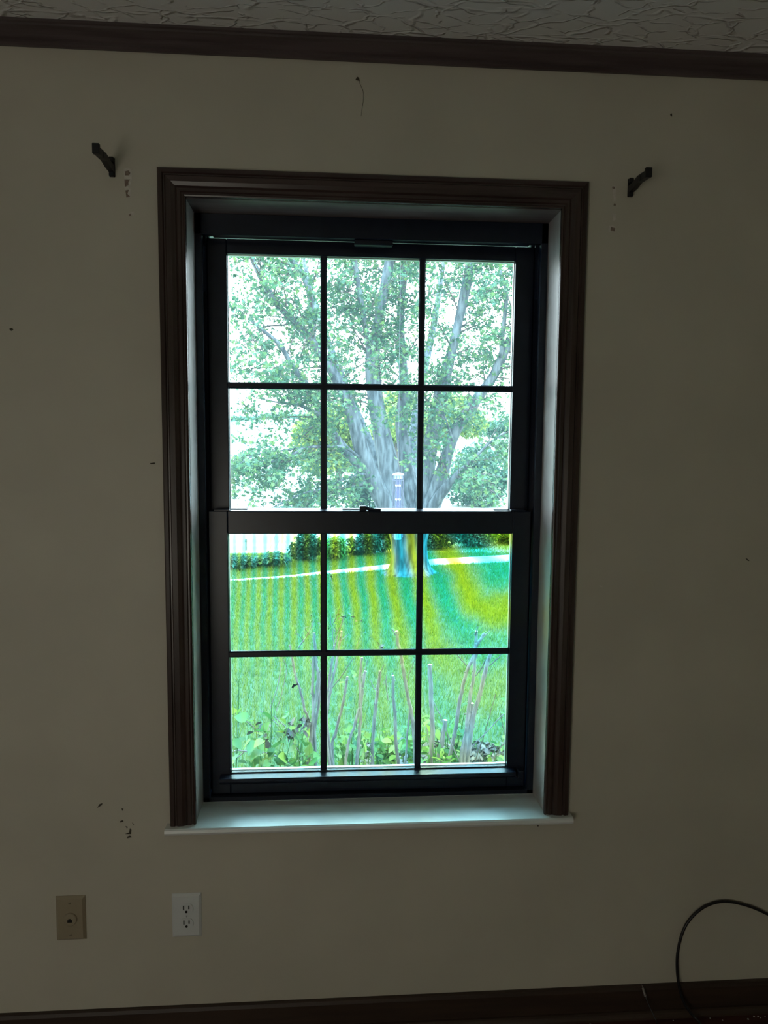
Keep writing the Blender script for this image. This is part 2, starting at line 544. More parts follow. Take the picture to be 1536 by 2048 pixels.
def raw_mesh(name, co, tris, mat):
    """fast mesh from numpy arrays of points and triangles"""
    me = bpy.data.meshes.new(name)
    me.vertices.add(len(co))
    me.vertices.foreach_set('co', np.ascontiguousarray(co, dtype=np.float32).ravel())
    nt_ = len(tris)
    me.loops.add(nt_*3)
    me.loops.foreach_set('vertex_index', np.ascontiguousarray(tris, dtype=np.int32).ravel())
    me.polygons.add(nt_)
    me.polygons.foreach_set('loop_start', np.arange(0, nt_*3, 3, dtype=np.int32))
    me.materials.append(mat)
    me.update(calc_edges=True)
    me.validate()
    return me


def link_mesh(name, me, parent=None, loc=(0, 0, 0)):
    o = bpy.data.objects.new(name, me)
    COL.objects.link(o)
    if parent is not None:
        o.parent = parent
        p, off = parent, Vector((0, 0, 0))
        while p is not None:
            off += p.location
            p = p.parent
        o.location = Vector(loc)-off
    else:
        o.location = loc
    return o


def thing(name, label, cat, loc=(0, 0, 0), group=None, kind=None):
    o = bpy.data.objects.new(name, None)
    o.empty_display_size = 0.05
    COL.objects.link(o)
    o.location = loc
    if label:
        o['label'] = label
    if cat:
        o['category'] = cat
    if group:
        o['group'] = group
    if kind:
        o['kind'] = kind
    return o


def tag(o, label=None, cat=None, group=None, kind=None):
    for k, v in (('label', label), ('category', cat), ('group', group), ('kind', kind)):
        if v:
            o[k] = v
    return o


def smooth_path(pts, n=6):
    """Catmull-Rom through points given as tuples of any length"""
    P = np.array(pts, float)
    P = np.vstack([2*P[0]-P[1], P, 2*P[-1]-P[-2]])
    out = []
    for i in range(1, len(P)-2):
        for k in range(n):
            s = k/n
            out.append(0.5*((2*P[i])+(-P[i-1]+P[i+1])*s+(2*P[i-1]-5*P[i]+4*P[i+1]-P[i+2])*s*s+(-P[i-1]+3*P[i]-3*P[i+1]+P[i+2])*s**3))
    out.append(P[-2])
    return np.array(out)


# ------------------------------------------------------------------ the room
X0, X1, YS, ZC = -2.6, 2.2, -3.2, 2.405
CX, CZB, CZT = 0.498, 0.562, 2.116            # casing outer half-width, sill top, casing top
OX, OZB, OZT = 0.4575, 0.545, 2.075           # rough opening in the wall
m = MB()
for (a, b, c, d) in ((X0-.2, -OX, 0, ZC), (OX, X1+.2, 0, ZC), (-OX, OX, 0, OZB), (-OX, OX, OZT, ZC)):
    m.box(a, b, 0.0, 0.205, c-0.0 if c else -0.6, d)
wall_n = m.build('wall_north', WALL)
tag(wall_n, 'cream painted wall with the window in its middle', None, kind='structure')
for nm, bx, lb in (('wall_west', (X0-.2, X0, YS, 0.0, 0, ZC), 'cream wall on the left of the room'),
                   ('wall_east', (X1, X1+.2, YS, 0.0, 0, ZC), 'cream wall on the right of the room'),
                   ('wall_south', (X0-.2, X1+.2, YS-.2, YS, 0, ZC), 'cream wall behind the viewer')):
    tag(MB().box(*bx).build(nm, WALL), lb, None, kind='structure')
tag(MB().box(X0-.2, X1+.2, YS-.2, 0.0, -0.2, 0).build('floor', FLOOR), 'dark red brown floor along the baseboard', None, kind='structure')
tag(MB().box(X0-.2, X1+.2, YS-.2, 0.205, ZC, ZC+.2).build('ceiling', CEIL), 'white ceiling with stomped plaster ridges', None, kind='structure')

# baseboard with its shoe moulding
bo = [(0, 0), (-.012, 0), (-.012, .070), (-.009, .078), (-.006, .080), (0, .080)]
bb = MB().prism(bo, lambda y, z: (X0, y, z), lambda y, z: (X1, y, z)).build('baseboard_north', BASE_W)
tag(bb, 'dark wood baseboard under the window wall', None, kind='structure')
so = [(-.012, 0)]+[(-.012-.016*math.cos(a), .016*math.sin(a)) for a in np.linspace(0, math.pi/2, 6)]
MB().prism(so, lambda y, z: (X0, y, z), lambda y, z: (X1, y, z)).build('shoe_moulding', BASE_W, bb)

# crown moulding
co_ = [(0, 2.366), (-.008, 2.366), (-.012, 2.370), (-.011, 2.376), (-.015, 2.379), (-.020, 2.384), (-.028, 2.391), (-.036, 2.394),
       (-.037, 2.398), (-.041, 2.400), (-.042, 2.405), (0, 2.405)]
cm = MB().prism(co_, lambda y, z: (X0, y, z), lambda y, z: (X1, y, z)).build('trim_1', CROWN)
tag(cm, 'dark stained crown moulding between wall and ceiling', None, kind='structure')

# ------------------------------------------------------------------ the window
win = thing('window_1', 'black double hung window of twelve panes in dark wood casing', None, (0, 0.1, CZB), kind='structure')

# casing: fluted profile, u from the outer edge inwards, h proud of the wall
prof = [(0, 0), (0, .014), (.003, .017), (.011, .018), (.0135, .0145), (.016, .0145), (.0185, .0172), (.030, .0162), (.0385, .0135), (.041, .011), (.0435, .0125),
        (.050, .0120), (.0525, .0095), (.0555, .0095), (.0575, .0115), (.0605, .0105), (.0612, .008), (.0612, 0)]
zt = CZT
MB().prism(prof, lambda q, h: (-CX+q, -h, CZB), lambda q, h: (-CX+q, -h, zt-q)).build('casing_board', CASING, win)
MB().prism(prof, lambda q, h: (CX-q, -h, CZB), lambda q, h: (CX-q, -h, zt-q)).build('casing_board', CASING, win)
MB().prism(prof, lambda q, h: (-CX+q, -h, zt-q), lambda q, h: (CX-q, -h, zt-q)).build('casing_board', CASING_H, win)

# jamb boards
JX, JT, YF = 0.4385, 2.054, 0.100
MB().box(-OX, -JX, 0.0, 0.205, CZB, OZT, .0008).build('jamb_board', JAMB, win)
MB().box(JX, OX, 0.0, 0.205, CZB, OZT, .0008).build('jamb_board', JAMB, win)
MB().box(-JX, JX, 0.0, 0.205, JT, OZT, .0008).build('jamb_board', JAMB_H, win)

# sill slab with a rounded nose
sn = [(.10, .545), (-.028, .545), (-.032, .548), (-.034, .553), (-.032, .559), (-.028, .562), (.10, .562)]
m = MB()
m.prism(sn, lambda y, z: (-.4575, y, z), lambda y, z: (.4575, y, z))
se = [(0.0, .545), (-.028, .545), (-.032, .548), (-.034, .553), (-.032, .559), (-.028, .562), (0.0, .562)]
m.prism(se, lambda y, z: (-.508, y, z), lambda y, z: (-.4575, y, z))
m.prism(se, lambda y, z: (.4575, y, z), lambda y, z: (.506, y, z))
tag(m.build('window_sill', SILL, win), 'white stone slab sill')

# black frame: stops, tracks, head and bottom
FXI = 0.4215
m = MB()
for s in (-1, 1):
    a, b = sorted((s*JX, s*FXI)); m.box(a, b, YF, .116, CZB, JT, .001)
    a, b = sorted((s*JX, s*.4285)); m.box(a, b, .116, .205, CZB, JT)
    a, b = sorted((s*.4285, s*.4195)); m.box(a, b, .149, .1525, CZB, JT)
    a, b = sorted((s*.4285, s*.418)); m.box(a, b, .184, .200, CZB, JT)
m.box(-JX, JX, YF, .116, 2.004, JT, .001)
m.box(-JX, JX, .116, .205, 2.018, JT)
m.box(-.40, .40, .1165, .150, 2.010, 2.018)
m.box(-JX, JX, YF, .205, CZB, .574, .001)
m.box(-JX, JX, .150, .205, .574, .590)
m.build('frame', FRAME, win)
for s in (-1, 1):
    a, b = sorted((s*.4285, s*.4195))
    MB().box(a, b, .118, .147, 1.875, 1.985, .001).build('balance_cover', FRAME, win)
tcp = at(747, 500, .117)
MB().box(tcp[0]-.048, tcp[0]+.048, .108, .130, 1.992, 2.004, .0015).build('head_clip', FRAME, win)

GX = 0.370


def sash(name, y0, y1, zb, zt_, gz0, gz1, hz, vx, glass, glass_y):
    """one sash: rails and stiles, muntin bars, spacer and six panes"""
    sx = .4185
    c = .002
    m = MB()
    m.box(-sx, -GX, y0, y1, zb, zt_, c)
    m.box(GX, sx, y0, y1, zb, zt_, c)
    m.box(-GX, GX, y0, y1, gz1, zt_, c)
    m.box(-GX, GX, y0, y1, zb, gz0, c)
    root = m.build(name, FRAME, win)
    # light metal spacer round the glass edge
    sp = MB()
    e = .0016
    ya, yb = glass_y+.002, y1-.006
    sp.box(-GX, -GX+e, ya, yb, gz0, gz1); sp.box(GX-e, GX, ya, yb, gz0, gz1)
    sp.box(-GX+e, GX-e, ya, yb, gz0, gz0+e); sp.box(-GX+e, GX-e, ya, yb, gz1-e, gz1)
    sp.build('glass_spacer', SPACER, root)
    w = .0083
    mo = lambda a, b: [(-w, b), (-w, a+.004), (-w+.0035, a), (w-.0035, a), (w, a+.004), (w, b)]
    bar = mo(y0+.004, glass_y-.0005)
    bar2 = mo(y0+.0035, glass_y-.0005)
    for x in vx:
        MB().prism(bar, lambda q, y: (x+q, y, gz0), lambda q, y: (x+q, y, gz1)).build('muntin', FRAME, root)
    MB().prism(bar2, lambda q, y: (-GX, y, hz+q), lambda q, y: (GX, y, hz+q)).build('muntin', FRAME, root)
    xs = [-GX, vx[0], vx[1], GX]
    zs = [gz0, hz, gz1]
    for j in range(2):
        for i in range(3):
            MB().box(xs[i]+.0002, xs[i+1]-.0002, glass_y, glass_y+.002, zs[j]+.0002, zs[j+1]-.0002).build('pane', glass, root)
    return root


up = sash('upper_sash', .153, .183, 1.285, 2.010, 1.327, 1.974, 1.6465, (-.1258, .1283), GLASS_UP, .166)
lo = sash('lower_sash', .118, .148, .574, 1.326, .632, 1.267, .9495, (-.1253, .1270), GLASS_LO, .131)
# finger strips along the top of the lower sash, the lock and the lift lip
for a, b in ((-.3215, -.0765), (-.010, .322)):
    MB().prism([(.112, 1.318), (.112, 1.3235), (.1145, 1.3262), (.148, 1.3300), (.148, 1.320)], lambda y, z: (a, y, z), lambda y, z: (b, y, z)).build('rail_strip', FRAME, lo)
m = MB()
lip = [(.119, .604), (.104, .607), (.093, .615), (.090, .620), (.090, .6255), (.0915, .6275), (.119, .6290)]
m.prism(lip, lambda y, z: (-.395, y, z), lambda y, z: (.388, y, z))
m.build('lift_lip', FRAME, lo)
q = at(1040, 1546, .11)
MB().box(q[0]-.010, q[0]+.006, .094, .1185, .606, .6285, .0015).build('tilt_latch', FRAME, lo)
for s in (-1, 1):
    MB().box(s*.385-.02, s*.385+.02, .120, .140, 1.3255, 1.3295, .001).build('tilt_latch', FRAME, lo)
lk = at(726, 1022, .125)
lock = MB().box(lk[0]-.009, lk[0]+.009, .118, .150, 1.326, 1.339, .002).build('sash_lock', FRAME, lo)
MB().tube([(lk[0]+.008, .128, 1.333), (lk[0]+.022, .122, 1.330), (lk[0]+.046, .119, 1.329)], [.005, .004, .003], 8).build('lock_lever', FRAME, lock)

# insect screen outside the lower sash
sc_y = .192
m = MB()
m.box(-.417, -.398, sc_y-.004, sc_y+.004, .592, 1.30, .001)
m.box(.398, .417, sc_y-.004, sc_y+.004, .592, 1.30, .001)
m.box(-.398, .398, sc_y-.004, sc_y+.004, .592, .608, .001)
m.box(-.398, .398, sc_y-.004, sc_y+.004, 1.284, 1.30, .001)
sf = m.build('screen_frame', FRAME, win)
SZ0 = at(812, 1180, sc_y)[2]
SX0 = at(735, 1180, sc_y)[0]
me = MB().box(-.398-SX0, .398-SX0, -.0004, .0004, .608-SZ0, 1.284-SZ0).mesh('screen_mesh', [SCREEN])
link_mesh('screen_mesh', me, sf, (SX0, sc_y, SZ0))


# ------------------------------------------------------------------ things on the wall
def curtain_bracket(name, label, x, z, end):
    """plate screwed to the wall, flat arm sticking out, upturned lip, set screw"""
    r = thing(name, label, 'bracket', (x, 0, z), 'curtain rod brackets beside the window')
    m = MB()
    m.box(x-.0065, x+.0065, -.003, 0, z-.021, z+.021, .001)
    m.build('wall_plate', IRON, r)
    for dz in (-.0155, .0155):
        MB().box(x-.0055, x+.0055, -.010, -.0025, z+dz-.0055, z+dz+.0055, .0015).build('screw_head', IRON, r)
    ex, ey, ez = end
    pts = [(x, -.003, z-.004), (x, -.03, z-.004), (x+(ex-x)*.6, ey*.55, z-.002), (ex, ey, ez-.008)]
    m = MB()
    hw, hh = .0062, .0075
    vs_ = []
    for p in pts:
        vs_ += [(p[0]-hw, p[1], p[2]-hh), (p[0]+hw, p[1], p[2]-hh), (p[0]+hw, p[1], p[2]+hh), (p[0]-hw, p[1], p[2]+hh)]
    fs = [(0, 3, 2, 1), (12, 13, 14, 15)]
    for i in range(3):
        for k in range(4):
            fs.append((i*4+k, i*4+(k+1) % 4, i*4+4+(k+1) % 4, i*4+4+k))
    m.add(vs_, fs)
    m.build('arm', IRON, r)
    MB().box(ex-.0075, ex+.0075, ey-.004, ey+.004, ez-.016, ez+.005, .001).build('rod_cup', IRON, r)
    MB().box(ex-.0065, ex+.0065, ey+.028, ey+.034, ez-.012, ez+.000, .001).build('rod_cup', IRON, r)
    mid = (x+(ex-x)*.5, ey*.62, z+.0055)
    tag(MB().tube([mid, (mid[0], mid[1], mid[2]+.004)], .0022, 8).build('set_screw', STEEL, r), 'bright set screw')
    return r


pl = (at(222, 316, 0)+at(227, 355, 0))/2
curtain_bracket('curtain_bracket', 'black iron curtain bracket left of the window, its arm out to the left', pl[0], pl[2], tuple(at(192, 292, -.118)))
pr_ = (at(1255, 358, 0)+at(1265, 395, 0))/2
curtain_bracket('curtain_bracket', 'black iron curtain bracket right of the window, its arm out to the right', pr_[0], pr_[2], tuple(at(1297, 340, -.112)))


def flake(pts, mat, parent, name='paint_scar', t=.0006):
    """thin torn patch on the wall"""
    P = [at(x, y, 0) for x, y in pts]
    n = len(P)
    vs_ = [(p[0], -t, p[2]) for p in P]+[(p[0], -.00005, p[2]) for p in P]
    fs = [tuple(range(n)), tuple(range(n, 2*n))[::-1]]+[(i, (i+1) % n, n+(i+1) % n, n+i) for i in range(n)]
    return MB().add(vs_, fs).build(name, mat, parent)


for pts, mt, t in (
    ([(247, 338), (256, 336), (263, 339), (264, 360), (261, 373), (262, 395), (254, 397), (251, 381), (248, 374), (249, 358)], PAPER, .0004),
    ([(250, 343), (257, 341), (261, 346), (258, 351), (250, 351)], PAPERB, .0007),
    ([(249, 359), (260, 359), (257, 365), (257, 371), (250, 374)], PAPERB, .0007),
    ([(251, 381), (258, 380), (255, 388), (261, 394), (253, 395)], PAPERB, .0007),
    ([(262, 424), (268, 424), (268, 432), (263, 431), (257, 432), (258, 427)], PAPER, .0004),
    ([(258, 428), (262, 427), (262, 432), (258, 432)], PAPERB, .0007),
    ([(1225, 372), (1231, 371), (1232, 384), (1231, 402), (1227, 403), (1226, 390)], PAPER, .0004),
    ([(1224, 374), (1228, 373), (1230, 378), (1225, 378)], PAPERB, .0007),
    ([(1228, 407), (1232, 408), (1231, 412), (1227, 411)], PAPERB, .0007),
    ([(1226, 428), (1232, 429), (1231, 440), (1226, 443)], PAPER, .0004),
    ([(1217, 453), (1223, 450), (1230, 453), (1230, 463), (1217, 464)], PAPER, .0004),
    ([(1222, 454), (1230, 456), (1229, 463), (1221, 462)], PAPERB, .0007),
    ([(1491, 1117), (1494, 1117), (1499, 1122), (1496, 1122)], DUST, .0006),
    ([(1198, 1171), (1202, 1171), (1205, 1174), (1200, 1174)], PAPER, .0006),
    ([(19, 657), (24, 656), (27, 659), (24, 662), (20, 661)], DUST, .0006),
    ([(240, 1642), (246, 1640), (247, 1643), (241, 1645)], DUST, .0006),
    ([(264, 1645), (268, 1648), (267, 1650)], DUST, .0006),
    ([(251, 1652), (256, 1654), (254, 1657)], DUST, .0006),
    ([(260, 1656), (263, 1660), (262, 1668), (250, 1668), (258, 1665)], DUST, .0006),
    ([(254, 1673), (260, 1671), (264, 1674), (259, 1675), (255, 1676)], DUST, .0006),
    ([(243, 1617), (247, 1617), (245, 1622)], DUST, .0006),
    ([(199, 1608), (205, 1606), (204, 1610), (194, 1616)], DUST, .0006),
    ([(1074, 1646), (1078, 1646), (1077, 1653), (1075, 1653)], DUST, .0006),
    ([(300, 926), (310, 925), (310, 928), (301, 928)], DUST, .0005),
    ([(1340, 228), (1344, 227), (1344, 233), (1341, 232)], DUST, .0006),
):
    flake(pts, mt, wall_n, t=t)

# thread of dust hanging from a nail hole above the window
p0 = at(714, 158, 0)
th = thing('dust_thread', 'fine dust thread hanging from a nail hole above the window', 'thread', (p0[0], -.002, p0[2]))
flake([(711, 160), (714, 154), (718, 156), (719, 162), (715, 161)], DUST, th, 'nail_hole', .0015)
pts = smooth_path([tuple(at(x, y, -.0012)) for x, y in ((718, 161), (721, 170), (726, 182), (727, 197), (725, 212), (722, 232))], 4)
MB().tube(pts, .00035, 5).build('strand', DUST, th)


def wall_plate(m, x, z, w, h, t, b):
    """bevelled cover plate seen from the room"""
    o = [(-w/2, -h/2), (w/2, -h/2), (w/2, h/2), (-w/2, h/2)]
    vs_ = [(x+a, -.0002, z+c) for a, c in o]+[(x+a, -t*.25, z+c) for a, c in o]
    vs_ += [(x+a*(1-2*b/w), -t, z+c*(1-2*b/h)) for a, c in o]
    fs = [(0, 3, 2, 1), (8, 9, 10, 11)]
    for i in range(4):
        j = (i+1) % 4
        fs += [(i, j, 4+j, 4+i), (4+i, 4+j, 8+j, 8+i)]
    return m.add(vs_, fs)


# white power outlet
pc = (at(343, 1787, 0)+at(405, 1870.5, 0))/2
ox, oz = pc[0], pc[2]
o = thing('power_outlet', 'white duplex power outlet on the wall under the window', 'outlet', (ox, 0, oz))
wall_plate(MB(), ox, oz, .072, .1145, .006, .006).build('cover_plate', WHITE, o)
for s in (1, -1):
    zc = oz+s*.0193
    ol = []
    for k in range(28):
        a = 2*math.pi*k/28
        ol.append((.0172*math.cos(a), max(-.0135, min(.0135, .0172*math.sin(a)))))
    rc = MB().prism(ol, lambda a, c: (ox+a, -.0055, zc+c), lambda a, c: (ox+a*.97, -.0082, zc+c*.97)).build('receptacle', WHITE, o)
    MB().box(ox-.0080, ox-.0050, -.0088, -.0070, zc-.0015, zc+.0095).build('slot', HOLE, rc)
    MB().box(ox+.0050, ox+.0078, -.0088, -.0070, zc+.0002, zc+.0092).build('slot', HOLE, rc)
    gh = [(.0031*math.cos(a), .0031*math.sin(a) if math.sin(a) < 0 else .0034*math.sin(a)) for a in np.linspace(0, 2*math.pi, 13)[:-1]]
    MB().prism(gh, lambda a, c: (ox+a, -.0070, zc-.0070+c), lambda a, c: (ox+a, -.0088, zc-.0070+c)).build('ground_hole', HOLE, rc)
    if s == 1:
        sw = MB().lathe([(.0032, -.0055), (.0032, -.0066), (.0022, -.0074)], (ox, 0, oz), 14, 'y').build('screw', WHITE, o)
MB().box(ox-.0004, ox+.0004, -.0078, -.0070, oz-.0022, oz+.0022).build('screw_slot', HOLE, sw)

# almond telephone jack
pc = (at(113, 1791, 0)+at(172, 1878, 0))/2
jx, jz = pc[0], pc[2]
o = thing('phone_jack', 'almond telephone jack plate with a round boss, left of the power outlet', 'phone jack', (jx, 0, jz))
wall_plate(MB(), jx, jz, .071, .1145, .007, .006).build('cover_plate', IVORY, o)
bs = MB().lathe([(.0170, -.0065), (.0165, -.0095), (.0150, -.0110), (.0120, -.0112)], (jx, 0, jz), 28, 'y').build('jack_boss', IVORY, o)
jo = [(-.0058, -.0062), (.0058, -.0062), (.0058, .0006), (.0030, .0006), (.0030, .0034), (-.0030, .0034), (-.0030, .0006), (-.0058, .0006)]
MB().prism(jo, lambda a, c: (jx+a, -.0100, jz+c), lambda a, c: (jx+a, -.0116, jz+c)).build('jack_hole', HOLE, bs)
for s in (1, -1):
    sc_ = MB().lathe([(.0032, -.0065), (.0030, -.0080), (.0018, -.0086)], (jx, 0, jz+s*.0415), 14, 'y').build('screw', IVORY, o)
    MB().box(jx-.0025, jx+.0025, -.0089, -.0082, jz+s*.0415-.0004, jz+s*.0415+.0004).build('screw_slot', HOLE, sc_)

# black cable looping up the wall from the floor, lower right
cab = [(1.62, -.008, .012), (1.42, -.006, .17)]
for x, y, d in ((1590, 1862, -.006), (1536, 1829, -.006), (1490, 1810, -.006), (1445, 1803, -.006), (1405, 1816, -.007), (1372, 1850, -.009), (1356, 1900, -.013),
                (1355, 1950, -.018), (1364, 1995, -.026), (1380, 2024, -.036)):
    cab.append(tuple(at(x, y, d)))
e = atz(1400, 2052, .0045)
cab += [tuple(e+np.array([0, .012, .006])), tuple(e+np.array([.012, -.03, 0])), (e[0]+.08, e[1]-.20, .0045), (e[0]+.30, e[1]-.32, .0045)]
o = MB().tube(smooth_path(cab, 7), .0036, 10).build('cable', CABLE, smooth=True)
tag(o, 'thick black cable arching up the wall in the lower right corner', 'cable')
# thin cable with a metal plug leaning on the baseboard
a, b = at(1285, 1974, -.0165), at(1290.5, 1992, -.0215)
o = thing('thin_cable', 'thin black cable with a silver plug leaning on the baseboard', 'cable', tuple(b))
tag(MB().tube([a+(b-a)*.15, b], [.0030, .0036], 10).build('plug', STEEL, o), 'silver plug')
MB().tube([a-(b-a)*.25, a+(b-a)*.15], [.0006, .0008], 6).build('plug_pin', STEEL, o)
pts = [tuple(b), tuple(at(1300, 2015, -.034)), tuple(at(1312, 2040, -.05))]
e = atz(1322, 2058, .003)
pts += [tuple(e+np.array([0, 0, .001])), (e[0]+.05, e[1]-.10, .003), (e[0]+.16, e[1]-.26, .003)]
MB().tube(smooth_path(pts, 6), .0017, 8).build('cord', CABLE, o, smooth=True)

# scrap of lint and crumbs on the floor
q = atz(874, 2040, .001)
o = MB().tube(smooth_path([(q[0]-.004, q[1]+.005, .0035), (q[0], q[1]+.002, .002), (q[0]+.002, q[1]-.004, .0025), (q[0]-.001, q[1]-.012, .0015)], 4), .0009, 6).build('lint_strand', LINT)
tag(o, 'pale curl of lint on the floor by the baseboard', 'lint')
m = MB()
for x, y in ((1130, 2036), (1158, 2033), (1172, 2030), (1340, 2030), (1499, 2021), (1508, 2022), (1530, 2033), (1496, 2038), (1521, 2035), (1060, 2042), (1445, 2040), (1420, 2036)):
    c = atz(x, y, .001)
    if c[1] > -.032:
        c[1] = -.034
    s = random.uniform(.0010, .0022)
    m.box(c[0]-s, c[0]+s*1.4, c[1]-s, c[1]+s, 0.0, s*1.2, s*.3)
tag(m.build('floor_crumbs', LINT), 'pale crumbs scattered along the floor at lower right', 'crumbs', kind='stuff')

# black scraps caught on the insect screen
for lab, P, w in (('larger black scrap caught on the insect screen low on the left', [(583, 1375), (586, 1368), (591, 1369), (596, 1366), (597, 1369), (590, 1372), (586, 1377)], 1),
                  ('smaller black scrap caught on the insect screen near the tree', [(661, 1152), (664, 1151), (663, 1154), (667, 1159), (664, 1158)], 1),):
    pp = [at(x, y, sc_y-.0012) for x, y in P]
    n = len(pp)
    c = sum(pp)/n
    vs_ = [p-c for p in pp]+[p-c+np.array([0, .0007, 0]) for p in pp]
    fs = [tuple(range(n)), tuple(range(n, 2*n))[::-1]]+[(i, (i+1) % n, n+(i+1) % n, n+i) for i in range(n)]
    tag(MB().add(vs_, fs).build('leaf_scrap', SCRAP, loc=tuple(c)), lab, 'scrap')

# ------------------------------------------------------------------ outdoors: ground
GZ = -0.70


def ground(x, y):
    """lawn level near the house, a long gentle hill beyond the lane"""
    s = np.clip((y-13.0)/62.0, 0, 1.4)
    return GZ+5.2*s*s*(3-2*np.clip(s, 0, 1))*np.where(s > 1, 1.0, 1.0)*(0.75+0.0*x)+np.where(y > 13, .10*np.sin(x*.25+y*.11), 0)*np.clip((y-13)/20, 0, 1)


def grid(name, xs, ys, fz, mat):
    X, Y = np.meshgrid(xs, ys)
    Z = fz(X, Y)
    co = np.stack([X, Y, Z], -1).reshape(-1, 3)
    nx, ny = len(xs), len(ys)
    i = np.arange(nx*ny).reshape(ny, nx)
    a, b, c, d = i[:-1, :-1].ravel(), i[:-1, 1:].ravel(), i[1:, 1:].ravel(), i[1:, :-1].ravel()
    return link_mesh(name, raw_mesh(name, co, np.concatenate([np.stack([a, b, c], 1), np.stack([a, c, d], 1)]), mat))


o = grid('lawn', np.linspace(-14, 16, 31), np.linspace(.205, 12.9, 14), lambda x, y: ground(x, y), LAWN)
tag(o, 'mown green lawn between the house and the lane', None, kind='structure')
o = grid('field', np.linspace(-70, 80, 51), np.linspace(12.9, 105, 42), lambda x, y: ground(x, y), FIELD)
tag(o, 'pale hay field rising beyond the lane', None, kind='structure')
# lane: strip of pale gravel behind the maple
cl = smooth_path([(-9.0, 8.2, .03), (-4, 9.3, .03), (-1.3, 10.05, .05), (-.35, 10.5, .12), (.92, 11.15, .24), (1.83, 11.65, .32), (3.4, 12.1, .38), (7, 13.3, .5), (14, 16.5, .7), (24, 22, 1.0)], 8)
vs_, fs = [], []
for i, (x, y, w) in enumerate(cl):
    vs_ += [(x, y-w, float(ground(x, y-w))+.012), (x, y+w, float(ground(x, y+w))+.012), (x, y-w-.05, float(ground(x, y-w))-.05), (x, y+w+.05, float(ground(x, y+w))-.05)]
    if i:
        k = 4*i
        fs += [(k-4, k, k+1, k-3), (k-2, k+2, k, k-4), (k-3, k+1, k+3, k-1)]
tag(MB().add(vs_, fs).build('lane', LANE), 'pale gravel lane curving behind the maple', None, kind='structure')


# ------------------------------------------------------------------ leaves
def leaf_shape(kind):
    if kind == 'maple':
        half = [(.0, .0), (.10, .06), (.42, .08), (.19, .24), (.52, .52), (.20, .47), (.11, .64), (0, 1.0)]
        ctr = (0, .36)
    elif kind == 'oval':
        half = [(0, 0), (.20, .14), (.30, .38), (.25, .66), (.12, .88), (0, 1.0)]
        ctr = (0, .45)
    elif kind == 'heart':
        half = [(0, .06), (.14, -.02), (.36, .06), (.46, .30), (.38, .56), (.18, .82), (0, 1.0)]
        ctr = (0, .40)
    else:  # 'blade'
        half = [(0, 0), (.09, .25), (.11, .55), (.06, .82), (0, 1.0)]
        ctr = (0, .5)
    out = half+[(-x, y) for x, y in half[-2:0:-1]]
    P = [(ctr[0], ctr[1], 0.0)]+[(x, y, .28*abs(x)-.12*y*y) for x, y in out]
    n = len(out)
    T = [(0, 1+i, 1+(i+1) % n) for i in range(n)]
    return np.array(P), np.array(T)


def rand_rot(n, up_bias=0.6):
    """n rotation matrices whose leaf normal leans upward and whose tip hangs outward"""
    nrm = rng.normal(size=(n, 3))
    nrm[:, 2] = np.abs(nrm[:, 2])+up_bias
    nrm /= np.linalg.norm(nrm, axis=1, keepdims=True)
    d = rng.normal(size=(n, 3))
    d[:, 2] -= .5
    d -= nrm*np.sum(d*nrm, 1, keepdims=True)
    d /= np.linalg.norm(d, axis=1, keepdims=True)
    s = np.cross(d, nrm)
    return np.stack([s, d, nrm], -1)


def leaf_cloud(pos, size, kind, up_bias=.6, jitter=.35):
    P, T = leaf_shape(kind)
    n = len(pos)
    R = rand_rot(n, up_bias)
    sz = size*(1+jitter*rng.uniform(-1, 1, n))
    co = np.einsum('nij,kj->nki', R, P)*sz[:, None, None]+pos[:, None, :]
    tr = T[None]+(np.arange(n)*len(P))[:, None, None]
    return co.reshape(-1, 3), tr.reshape(-1, 3)


LEAFM = {}


def leaf_mesh(kind, mat):
    if (kind, mat.name) not in LEAFM:
        P, T = leaf_shape(kind)
        LEAFM[kind, mat.name] = raw_mesh('leaf', P, T, mat)
    return LEAFM[kind, mat.name]


def place_leaf(parent, kind, mat, pos, size, R=None):
    o = bpy.data.objects.new('leaf', leaf_mesh(kind, mat))
    COL.objects.link(o)
    o.parent = parent
    if R is None:
        R = rand_rot(1)[0]
    off = Vector((0, 0, 0))
    p = parent
    while p is not None:
        off += p.location
        p = p.parent
    mw = Matrix.Identity(4)
    for i in range(3):
        for j in range(3):
            mw[i][j] = R[i][j]*size
        mw[i][3] = pos[i]-off[i]
    o.matrix_local = mw
    return o


# ------------------------------------------------------------------ the maple
TY = 10.45
tb = at(815, 1150, TY); tb[2] = GZ
maple = thing('maple_tree', 'big grey barked maple with many limbs beyond the lawn', 'tree', tuple(tb))
DIST = TY-C_POS[1]


def limb_pts(spec, y0, y1):
    """(px, py, width_px) list -> smoothed points and radii at depths y0..y1"""
    n = len(spec)
    out = []
    for i, (x, y, w) in enumerate(spec):
        Y = y0+(y1-y0)*i/max(1, n-1)
        p = at(x, y, Y)
        out.append((*p, w/2/F_PX*(Y-C_POS[1])))
    return smooth_path(out, 4)


